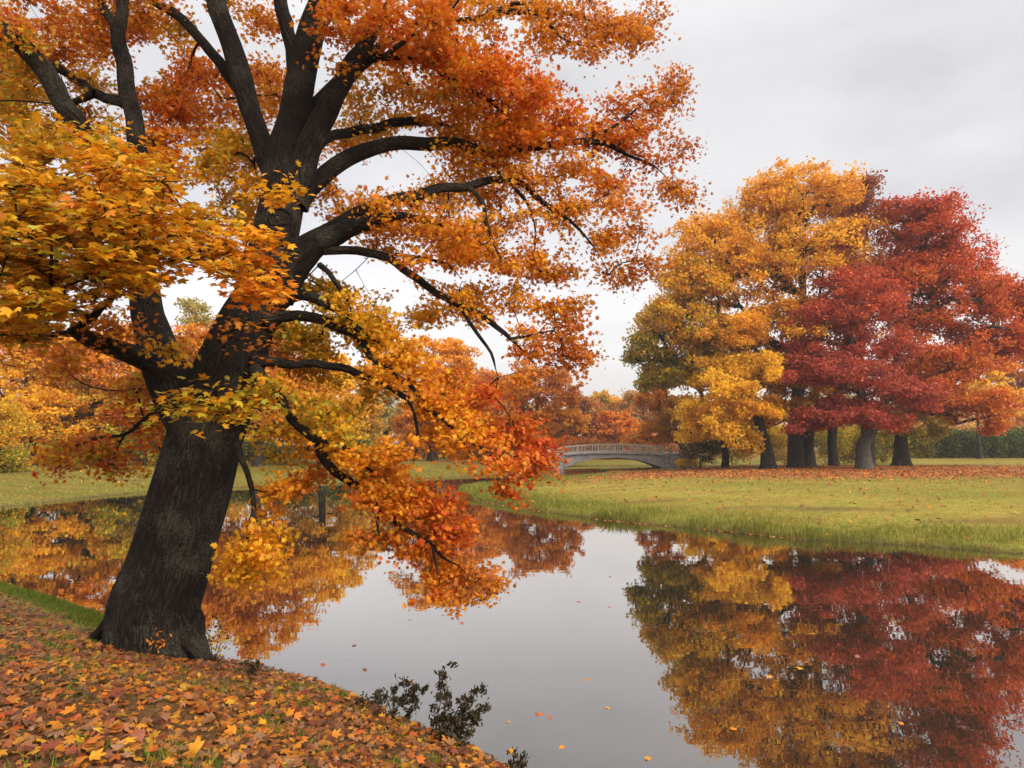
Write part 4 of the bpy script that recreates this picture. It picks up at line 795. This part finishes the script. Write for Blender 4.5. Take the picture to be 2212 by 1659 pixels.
# ------------------------------------------------------------------ fallen leaves
def litter(x, y, size, colr, tmpl, lift=.01, tilt=.28, curl=.5, jag=.06):
    n = len(x); z = ground(x, y) + R.uniform(.004, lift, n); C = np.stack([x, y, z], -1)
    nr = np.stack([R.normal(0, tilt, n), R.normal(0, tilt, n) - .12, np.ones(n)], -1)
    return leaves(C, size, tmpl, colr, nr, R.normal(size=(n, 3)), curl, jag)
def stuff(name, parts, mat, label):
    V, F, C = leafmerge(parts)
    o = link(name, np_mesh(name, V, F, C), mat, kind='stuff'); o['label'] = label; o['category'] = 'leaves'
x, y, d, i = scatter(110000, -13, 3.2, 1.6, 14, lambda x, y, d, i, w: (i == 0) & (~w) & (d > .0) & (R.random(len(x)) < np.where(wob(x, y, .5, 6) > -.5, .85, .45) * np.where(x < -5.3, .04 + .96 * smooth((d - .55) / 1.2), 1)))
nearm = y < 6.5
drift = (wob(x, y, 1.0, 11) + R.normal(0, .35, len(x)) > .15)
mixn = [('tan',2.2),('orange',2.6),('rust',3),('brown',3),('gold',.6),('redor',1.1),('maroon',.8)]
mixd = [('brown',5),('rust',3),('tan',1.5),('maroon',1.5),('redor',.5)]
def lcol(mask):
    n = mask.sum(); a = pick(n, mixn, .3); b_ = pick(n, mixd, .3); return np.where(drift[mask][:, None], b_, a) * .56
parts = []
n = nearm.sum(); parts.append(litter(x[nearm], y[nearm], R.uniform(.035, 1, n)**1.3 * .075 + .05, lcol(nearm), LEAF_HI, .05, .26, .9))
n = (~nearm).sum(); parts.append(litter(x[~nearm], y[~nearm], R.uniform(.035, 1, n)**1.3 * .075 + .045, lcol(~nearm), LEAF_LO, .05, .26, .9))
stuff('fallen_leaves', parts, M_LITTER, 'thick carpet of brown and orange fallen maple leaves on the near bank')
x, y, d, i = scatter(130000, -12, 80, 14, 78, lambda x, y, d, i, w: (i == 1) & ~w & (R.random(len(x)) < np.clip(litter_amount(x, y, d, i) * 1.0 - .03, .02, 1)))
n = len(x); p1 = [litter(x, y, R.uniform(.10, .20, n), pick(n, [('rust',3),('orange',2),('tan',2),('red',1.5),('brown',2)], .25) * .72, LEAF_KITE, .08, .5)]
# drift line along the lawn's edge
lw = np.array(LAWN[3:19]); sg = np.hypot(*np.diff(lw, axis=0).T); k = R.choice(len(sg), 1500, p=sg / sg.sum()); t = R.random(1500)
q = lw[k] + (lw[k + 1] - lw[k]) * t[:, None]; keep = wob(q[:, 0], q[:, 1], 1.1, 2) > -.35; q = q[keep] + R.normal(0, .05, (keep.sum(), 2)); n = len(q)
p1.append(leaves(np.stack([q[:, 0], q[:, 1], np.maximum(ground(q[:, 0], q[:, 1]), 0) + .012], -1), R.uniform(.07, .13, n), LEAF_KITE, pick(n, [('tan',4),('orange',2),('rust',1)], .2), np.tile([0, 0, 1.0], (n, 1)) + R.normal(0, .2, (n, 3)), R.normal(size=(n, 3)), .3, .2))
stuff('lawn_leaves', p1, M_LITTER, 'fallen red and orange leaves lying under the grove and along the lawn edge')
x, y, d, i = scatter(40000, -60, 6, 24, 80, lambda x, y, d, i, w: (i == 2) & ~w & (R.random(len(x)) < .2))
n = len(x); stuff('bank_leaves', [litter(x, y, R.uniform(.08, .15, n), pick(n, [('tan',3),('orange',1),('rust',2),('brown',2),('gold',.6)], .2), LEAF_KITE, .07, .5)], M_LITTER, 'fallen leaves scattered over the far left bank')
def one_leaf(name, px, py, z, size, pal, label, group, cat='leaf', tilt=.15, Yd=None):
    xw, yw = W0(px, py, z) if Yd is None else Yd
    if z != 0:
        for _ in range(8): z = gz(xw, yw) + .06; xw, yw = W0(px, py, z)
    V, F, C = leaves(np.zeros((1, 3)), np.array([size * .8]), LEAF_HI, pick(1, pal, .05) * np.array([.72,.60,.8]), np.array([[R.normal(0, tilt), R.normal(0, tilt) - tilt, 1.0]]), R.normal(size=(1, 3)) * [1, .6, 0], .3, .03)
    o = link(name, np_mesh(name, V, F, C), M_LITTER); o.location = (xw, yw, z + (.006 if z == 0 else 0)); o['label'] = label; o['category'] = cat; o['group'] = group
for (px, py, s, pal, lab) in [
    (1000,1347,.15,'tan','tan leaf floating in the bright middle of the pond below the copper reflection'),(886,1340,.13,'tan','tan leaf floating below the dangling tip of the lowest bough'),(763,1396,.13,'brown','brown leaf floating between the trunk foot and the middle of the pond'),
    (699,1438,.13,'rust','rust leaf floating nearest the maple roots'),(790,1449,.12,'brown','brown leaf floating above the left dark sprigs'),(885,1476,.16,'orange','orange leaf floating beside a dark one above the two sprig bushes'),(897,1480,.14,'brown','dark curled leaf floating against an orange one'),
    (1266,1468,.14,'orange','orange leaf floating alone right of the tallest dark sprig'),(1169,1543,.16,'orange','larger orange leaf of a floating pair off the bank'),(1187,1552,.10,'tan','smaller pale leaf of a floating pair off the bank'),(1314,1529,.10,'gold','small gold leaf floating just left of the grove reflection'),
    (1097,1561,.10,'pale','pale leaf floating right of the sprig bush'),(1211,1615,.11,'gold','gold leaf floating near the bottom edge, left of centre of the open water'),(1397,1639,.12,'gold','bright leaf floating at the bottom edge beside the grove reflection'),(1106,1625,.14,'gold','gold leaf floating touching the smallest dark sprig'),
    (1251,1301,.16,'rust','rust leaf floating in the brightest sky reflection'),(1317,1312,.14,'rust','rust leaf floating in the sky reflection close to the green tree reflection'),(1319,1246,.14,'tan','tan leaf floating farthest from the near bank'),
    (1732,1445,.17,'gold','gold leaf floating on the dark trunk reflection, upper of two close ones'),(1666,1463,.17,'gold','gold leaf floating on the golden reflection, lower of two close ones'),(1946,1562,.14,'gold','gold leaf floating on the dark red reflection'),(1586,1577,.13,'gold','gold leaf floating on the lower golden reflection'),(1850,1419,.12,'tan','tan leaf floating on the crimson reflection')]:
    one_leaf('floating_leaf', px, py, 0, s, pal, lab, 'leaves floating on the pond')
for (px, py, s, pal, lab) in [
    (425,1615,.21,'gold','large yellow leaf lying at the bottom edge, biggest of the near bank'),(640,1607,.19,'gold','upright orange yellow leaf with a sharp point near the bottom edge'),(305,1585,.18,'tan','pale orange leaf above the largest yellow one'),(420,1525,.15,'gold','bright yellow leaf in the middle of the leaf carpet'),
    (505,1575,.15,'gold','small yellow leaf between the two largest ones'),(150,1535,.16,'gold','yellow leaf on the left of the carpet over a grassy patch'),(195,1600,.17,'orange','orange leaf left of the pale orange one'),(570,1560,.15,'gold','golden leaf near the middle of the slope towards the water'),
    (110,1445,.16,'gold','yellow leaf lying below the left root of the maple'),(270,1600,.16,'yellow','pale yellow leaf at the left of the bottom edge'),(640,1545,.13,'orange','orange leaf by the green tuft on the slope'),(860,1600,.13,'gold','gold leaf on the slope below the dark sprigs'),(905,1640,.14,'orange','orange leaf at the bottom edge nearest the water')]:
    one_leaf('maple_leaf', px, py, .5, s, pal, lab, 'bright leaves on top of the carpet', tilt=.35)

# ------------------------------------------------------------------ dark sprigs at the water's edge
M_SPRIG = leaf_material('sprig_leaf', .1, .5, .2)
def sprig_bush(label, base, Yb, stems, lsz=.042, pal='dark', per=17, spreadpx=9, name='waterside_shrub', group='dark sprigs at the water edge'):
    b0 = P(base[0], base[1], Yb); b0[2] = min(b0[2], gz(b0[0], Yb) + .03)
    root = empty(name, b0, label, 'shrub', group); k = Yb / FX; tubes = []; CC = []; TT = []
    for s in stems:
        pts = np.vstack([b0 - [0, 0, .05]] + [P(x_, y_, Yb + dy) for (x_, y_, dy) in s]); pth = catmull(pts, .03); m_ = len(pth)
        tubes.append(tube(pth - b0, np.linspace(.006, .0018, m_), 5))
        tt = np.linspace(0, 1, m_); sel = np.where(tt > .38)[0]
        for j in sel[::max(1, len(sel) // 9)]:
            dens = 1 if R.random() < .8 else .3
            nn = int(per * dens * R.uniform(.5, 1.4)); off = norm(R.normal(size=(1, 3))) * R.uniform(0, 1.5) * spreadpx * k
            CC.append(pth[j] + off + R.normal(size=(nn, 3)) * spreadpx * k * .5); TT.append(np.repeat(off, nn, 0) + R.normal(size=(nn, 3)) * .05 + [0, 0, .03])
            off0 = off[0]; tubes.append(tube(np.stack([pth[j] - b0, pth[j] + off0 * .5 - b0 + [0, 0, .004], pth[j] + off0 - b0]), [.002, .0016, .001], 4))
    V, F, U = merge(tubes); link('stems', np_mesh('stems', V, F, uv=U, smooth_=True), M_BARKD, root)
    C = np.vstack(CC); n = len(C)
    V, F, c = leaves(C - b0, lsz * R.uniform(.7, 1.4, n), LEAF_OVAL, pick(n, pal), R.normal(size=(n, 3)) + [0, -.6, .3], norm(np.vstack(TT)) + R.normal(size=(n, 3)) * .5, .3, .08)
    link('foliage', np_mesh('foliage', V, F, c), M_SPRIG, root)
sprig_bush('left dark leafy sprig bush, low and forked, at the water edge', (848,1545), 6.45, [[(838,1515,0),(822,1500,.05),(800,1508,.05),(775,1520,.1)],[(850,1520,0),(850,1495,0),(862,1478,.03),(878,1482,.05)],[(860,1520,0),(880,1500,0),(895,1490,.05)],[(862,1525,0),(892,1515,.05),(905,1500,.05),(918,1485,.05)],[(838,1520,-.05),(815,1515,-.1),(790,1522,-.1)],[(880,1545,.05),(897,1530,.05),(900,1512,.1)]])
sprig_bush('tall dark leafy sprig bush with three tips, largest at the water edge', (925,1588), 6.05, [[(940,1560,0),(950,1525,0),(956,1490,0),(955,1460,.03),(966,1434,.05)],[(945,1565,.03),(962,1540,.05),(972,1515,.05),(960,1480,.05)],[(965,1572,0),(1000,1545,.05),(1012,1515,.05),(1035,1492,.08),(1048,1482,.1)],[(970,1570,0),(1005,1550,.05),(1035,1535,.05),(1052,1525,.1)],[(965,1578,-.05),(1000,1570,-.05),(1030,1560,0)],[(960,1590,-.1),(985,1585,-.1),(1010,1600,-.1)],[(950,1570,.05),(935,1555,.05),(965,1550,.1)],[(990,1555,.05),(1003,1520,.1),(1012,1498,.1)],[(960,1575,0),(990,1562,0),(1020,1550,0)],[(960,1585,-.05),(985,1600,-.15),(1000,1612,-.2)],[(955,1582,-.05),(985,1578,-.08),(1015,1582,-.1)]], spreadpx=10)
sprig_bush('smallest dark sprig at the bottom edge of the photo by the bank', (1112,1668), 5.5, [[(1120,1650,0),(1118,1630,0)],[(1122,1655,0),(1132,1645,0)],[(1105,1660,0),(1098,1650,0)],[(1115,1660,0),(1128,1655,0)]], spreadpx=13)
sprig_bush('tiny dark sprig sticking up right of the maple roots', (545,1448), 7.4, [[(552,1442,0),(556,1432,0)],[(536,1438,0),(530,1433,0)],[(545,1440,0),(548,1432,0)]], spreadpx=7, per=12)
sprig_bush('sparse thin leaved plant standing just right of the trunk foot', (462,1420), 8.0, [[(452,1380,.1),(440,1350,.15)],[(470,1385,.1),(478,1355,.1),(462,1330,.15)],[(475,1395,.05),(486,1378,.1)]], per=8, pal=[('dark',2),('oliv',1)], spreadpx=12, lsz=.04, name='thin_plant', group='small plants by the trunk')
sprig_bush('little yellow seedling in front of the trunk foot', (336,1400), 7.6, [[(338,1380,0),(342,1368,0)],[(346,1385,0),(356,1374,0)],[(328,1388,0),(322,1380,0)]], per=3, pal='rust', spreadpx=7, lsz=.04, name='seedling', group='small plants by the trunk')

# ------------------------------------------------------------------ footbridge
BY0, BY1 = 70.0, 75.0
def bz(py): return 2.6 - (py - HOR) * BY0 / FX
def bxw(px): return (px - CXP) * BY0 / FX
bridge = empty('footbridge', (bxw(1320), BY0, gz(bxw(1250), BY0)), 'low arched concrete footbridge with thin balusters and stone abutments over the channel', 'bridge')
bo = np.array(bridge.location)
def prism(name, prof_front, y0, y1, mat, parent=bridge, o=bo, bevel=.02):
    """closed outline in x,z extruded along y"""
    n = len(prof_front); V = [(x, y0, z) for x, z in prof_front] + [(x, y1, z) for x, z in prof_front]
    me = bpy.data.meshes.new(name); F = [list(range(n)), list(range(2*n - 1, n - 1, -1))] + [[(i + 1) % n, i, i + n, (i + 1) % n + n] for i in range(n)]
    me.from_pydata([tuple(np.array(v) - o) for v in V], [], F); me.update()
    ob = link(name, me, mat, parent)
    if bevel:
        b = ob.modifiers.new('bevel', 'BEVEL'); b.width = bevel; b.segments = 2; b.limit_method = 'ANGLE'
    return ob
tx = np.linspace(0, 1, 25)
xl_, xr_ = bxw(1219), bxw(1434)
def deck_z(x):
    t = (x - (xl_ + xr_) / 2) / ((xr_ - xl_) / 2); return bz(976.4) - .21 * t * t
xs = xl_ + (xr_ - xl_) * tx
ax0, ax1 = bxw(1220), bxw(1427)
axs = ax0 + (ax1 - ax0) * tx
az = .50 + (bz(988.5) - .50) * (1 - np.abs(2 * tx - 1) ** 2.1)
prism('arch_span', [(x, deck_z(x) - .17) for x in xs] + [(xr_, .1), (ax1, .1)] + [(x, z) for x, z in zip(axs[::-1], az[::-1])] + [(ax0, .1), (xl_ - .01, .1)], BY0 + .12, BY1 - .12, M_CONC)
prism('deck', [(x, deck_z(x)) for x in xs] + [(x, deck_z(x) - .167) for x in xs[::-1]], BY0 - .08, BY1 + .08, M_CONC)
prism('arch_trim', [(x, z + .12) for x, z in zip(axs, az)] + [(x, z - .004) for x, z in zip(axs[::-1], az[::-1])], BY0 + .07, BY0 + .118, M_CONC, bevel=0)
prism('abutment', [(bxw(1195), bz(981)), (xl_ - .02, bz(980)), (xl_ - .02, -.6), (bxw(1195), -.6)], BY0 - .25, BY1 + .25, M_STONE, bevel=.05)
prism('abutment', [(xr_ + .02, bz(979.5)), (bxw(1484), bz(977.5)), (bxw(1494), .2), (xr_ + .02, .2)], BY0 - .25, BY1 + .25, M_STONE, bevel=.05)
prism('wing_wall', [(bxw(1160), bz(992)), (bxw(1195) - .02, bz(986)), (bxw(1195) - .02, -.6), (bxw(1160), -.6)], BY0 - .1, BY0 + .5, M_STONE, bevel=.05)
def rail_z(x):
    t = (x - (xl_ + xr_) / 2) / ((xr_ - xl_) / 2); return bz(959.8) - .30 * t * t
for yy_ in (BY0 + .02, BY1 - .02):
    rt = link('railing', np_mesh('railing', *[q for q in (lambda m: (m[0], m[1]))(merge([tube(np.stack([xs - bo[0], np.full(25, yy_ - bo[1]), np.array([rail_z(x) for x in xs]) - bo[2]], 1), np.full(25, .045), 8), tube(np.stack([xs - bo[0], np.full(25, yy_ - bo[1]), np.array([deck_z(x) + .10 for x in xs]) - bo[2]], 1), np.full(25, .035), 8)]))]), M_RAIL, bridge)
    for j in range(37):
        x = xl_ + .1 + (xr_ - xl_ - .2) * j / 36; post = j % 6 == 0
        w_ = .055 if post else .026
        me = bpy.data.meshes.new('post' if post else 'baluster'); z0, z1 = deck_z(x) - .02, rail_z(x) + (.05 if post else -.02)
        vs = [(x + sx * w_ - bo[0], yy_ + sy * w_ - bo[1], z - bo[2]) for z in (z0, z1) for sx, sy in ((-1,-1),(1,-1),(1,1),(-1,1))]
        me.from_pydata(vs, [], [(0,3,2,1),(4,5,6,7),(0,1,5,4),(1,2,6,5),(2,3,7,6),(3,0,4,7)]); link(me.name, me, M_RAIL, rt)
    for px_ in (1196, 1447):
        x = bxw(px_); prism('end_pillar', [(x - .14, bz(980)), (x + .14, bz(980)), (x + .14, bz(966)), (x, bz(964.5)), (x - .14, bz(966))], yy_ - .14, yy_ + .14, M_CONC)
    for (pa_, pb_) in ((1199, 1219), (1434, 1445)):
        xa_, xb_ = bxw(pa_), bxw(pb_)
        V, F, U = merge([tube(np.array([[xa_, yy_, bz(970)], [(xa_+xb_)/2, yy_, bz(969)], [xb_, yy_, bz(968)]]) - bo, np.full(3, .04), 6), tube(np.array([[xa_, yy_, bz(976)], [(xa_+xb_)/2, yy_, bz(976)], [xb_, yy_, bz(976)]]) - bo, np.full(3, .03), 6)])
        link('end_rail', np_mesh('end_rail', V, F), M_RAIL, bridge)

# ------------------------------------------------------------------ sky, sun, camera
SUN_EL, SUN_AZ = 34, 132          # degrees; azimuth clockwise from +Y (view direction)
w = bpy.data.worlds.new('World'); scene.world = w; w.use_nodes = True
nt = w.node_tree; nt.nodes.clear(); L = nt.links.new
out = nt.nodes.new('ShaderNodeOutputWorld')
sky = nd(nt, 'TexSky'); sky.sky_type = 'NISHITA'; sky.sun_disc = False; sky.sun_elevation = math.radians(SUN_EL); sky.sun_rotation = math.radians(SUN_AZ); sky.dust_density = 4
b1 = nd(nt, 'Background'); b1.inputs['Strength'].default_value = .05; L(sky.outputs[0], b1.inputs['Color'])
tc = nd(nt, 'TexCoord'); sep = nd(nt, 'SeparateXYZ'); L(tc.outputs['Generated'], sep.inputs[0])
elr = ramp(nt, [(0, (.97,.93,.895)), (.22, (.97,.925,.89)), (.30, (.83,.79,.77)), (.36, (.85,.81,.785)), (.50, (.79,.755,.73)), (.68, (1.2,1.17,1.14)), (1, (2.0,1.95,1.9))]); L(sep.outputs['Z'], elr.inputs[0])
mp = nd(nt, 'Mapping'); mp.inputs['Scale'].default_value = (1.6, 1.6, 3.8); L(tc.outputs['Generated'], mp.inputs[0])
n1 = nd(nt, 'TexNoise'); n1.inputs['Scale'].default_value = 1.3; n1.inputs['Detail'].default_value = 5; n1.inputs['Roughness'].default_value = .5; L(mp.outputs[0], n1.inputs['Vector'])
cr = ramp(nt, [(.32, (.78,.775,.785)), (.50, (1,1,1)), (.68, (1.09,1.09,1.085))]); L(n1.outputs['Fac'], cr.inputs[0])
mu = nd(nt, 'MixRGB', blend_type='MULTIPLY'); mu.inputs[0].default_value = 1; L(elr.outputs[0], mu.inputs[1]); L(cr.outputs[0], mu.inputs[2])
b2 = nd(nt, 'Background'); b2.inputs['Strength'].default_value = .92; 
# the clouds are brighter round the hidden sun
dt = nd(nt, 'VectorMath', operation='DOT_PRODUCT'); dt.inputs[1].default_value = (math.sin(math.radians(SUN_AZ))*math.cos(math.radians(SUN_EL)), math.cos(math.radians(SUN_AZ))*math.cos(math.radians(SUN_EL)), math.sin(math.radians(SUN_EL))); L(tc.outputs['Generated'], dt.inputs[0])
mx0 = nd(nt, 'Math', operation='MAXIMUM'); mx0.inputs[1].default_value = 0; L(dt.outputs['Value'], mx0.inputs[0])
pw0 = nd(nt, 'Math', operation='POWER'); pw0.inputs[1].default_value = 2.5; L(mx0.outputs[0], pw0.inputs[0])
gm = nd(nt, 'MixRGB', blend_type='MULTIPLY'); gm.inputs[0].default_value = 1; gm.inputs[2].default_value = (2.6,2.45,2.25,1); L(pw0.outputs[0], gm.inputs[1])
ga = nd(nt, 'MixRGB', blend_type='ADD'); ga.inputs[0].default_value = 1; L(mu.outputs[0], ga.inputs[1]); L(gm.outputs[0], ga.inputs[2]); L(ga.outputs[0], b2.inputs['Color'])
ad = nt.nodes.new('ShaderNodeAddShader'); L(b1.outputs[0], ad.inputs[0]); L(b2.outputs[0], ad.inputs[1]); L(ad.outputs[0], out.inputs[0])
sl = bpy.data.lights.new('sun', 'SUN'); sl.energy = 2.0; sl.angle = math.radians(14); sl.color = (1, .95, .88)
so = bpy.data.objects.new('sun', sl); col.objects.link(so)
az_, el_ = math.radians(SUN_AZ), math.radians(SUN_EL)
sd = Vector((math.sin(az_) * math.cos(el_), math.cos(az_) * math.cos(el_), math.sin(el_)))
so.rotation_euler = (-sd).to_track_quat('-Z', 'Y').to_euler()
cd = bpy.data.cameras.new('camera'); co = bpy.data.objects.new('camera', cd); col.objects.link(co)
cd.sensor_width = 36; cd.lens = FX / 2212 * 36; cd.clip_end = 5000; cd.clip_start = .05
co.location = CAM; co.rotation_euler = (math.pi / 2 + PITCH, 0, 0); scene.camera = co
vs = scene.view_settings; scene.display_settings.display_device = 'sRGB'; vs.view_transform = 'Standard'; vs.look = 'None'; vs.gamma = 1; vs.use_curve_mapping = False; vs.exposure = 0
cy = scene.cycles; cy.max_bounces = 8; cy.diffuse_bounces = 4; cy.glossy_bounces = 3; cy.transmission_bounces = 4; cy.transparent_max_bounces = 4; cy.use_denoising = True; cy.caustics_reflective = False

# ------------------------------------------------------------------ thin autumn mist between the camera and the far trees
m, nt, out = newmat('autumn_mist')
pv = nt.nodes.new('ShaderNodeVolumePrincipled'); pv.inputs['Color'].default_value = (.90,.87,.85,1); pv.inputs['Density'].default_value = .00045; pv.inputs['Anisotropy'].default_value = .2
nt.links.new(pv.outputs[0], out.inputs['Volume'])
x0, x1, y0, y1, z0, z1 = -950, 950, -60, 1350, -3, 42
hv = np.array([(x0,y0,z0),(x1,y0,z0),(x1,y1,z0),(x0,y1,z0),(x0,y0,z1),(x1,y0,z1),(x1,y1,z1),(x0,y1,z1)], float)
link('haze', np_mesh('haze', hv, np.array([(0,3,2,1),(4,5,6,7),(0,1,5,4),(1,2,6,5),(2,3,7,6),(3,0,4,7)])), m, kind='stuff')
cy.volume_bounces = 0
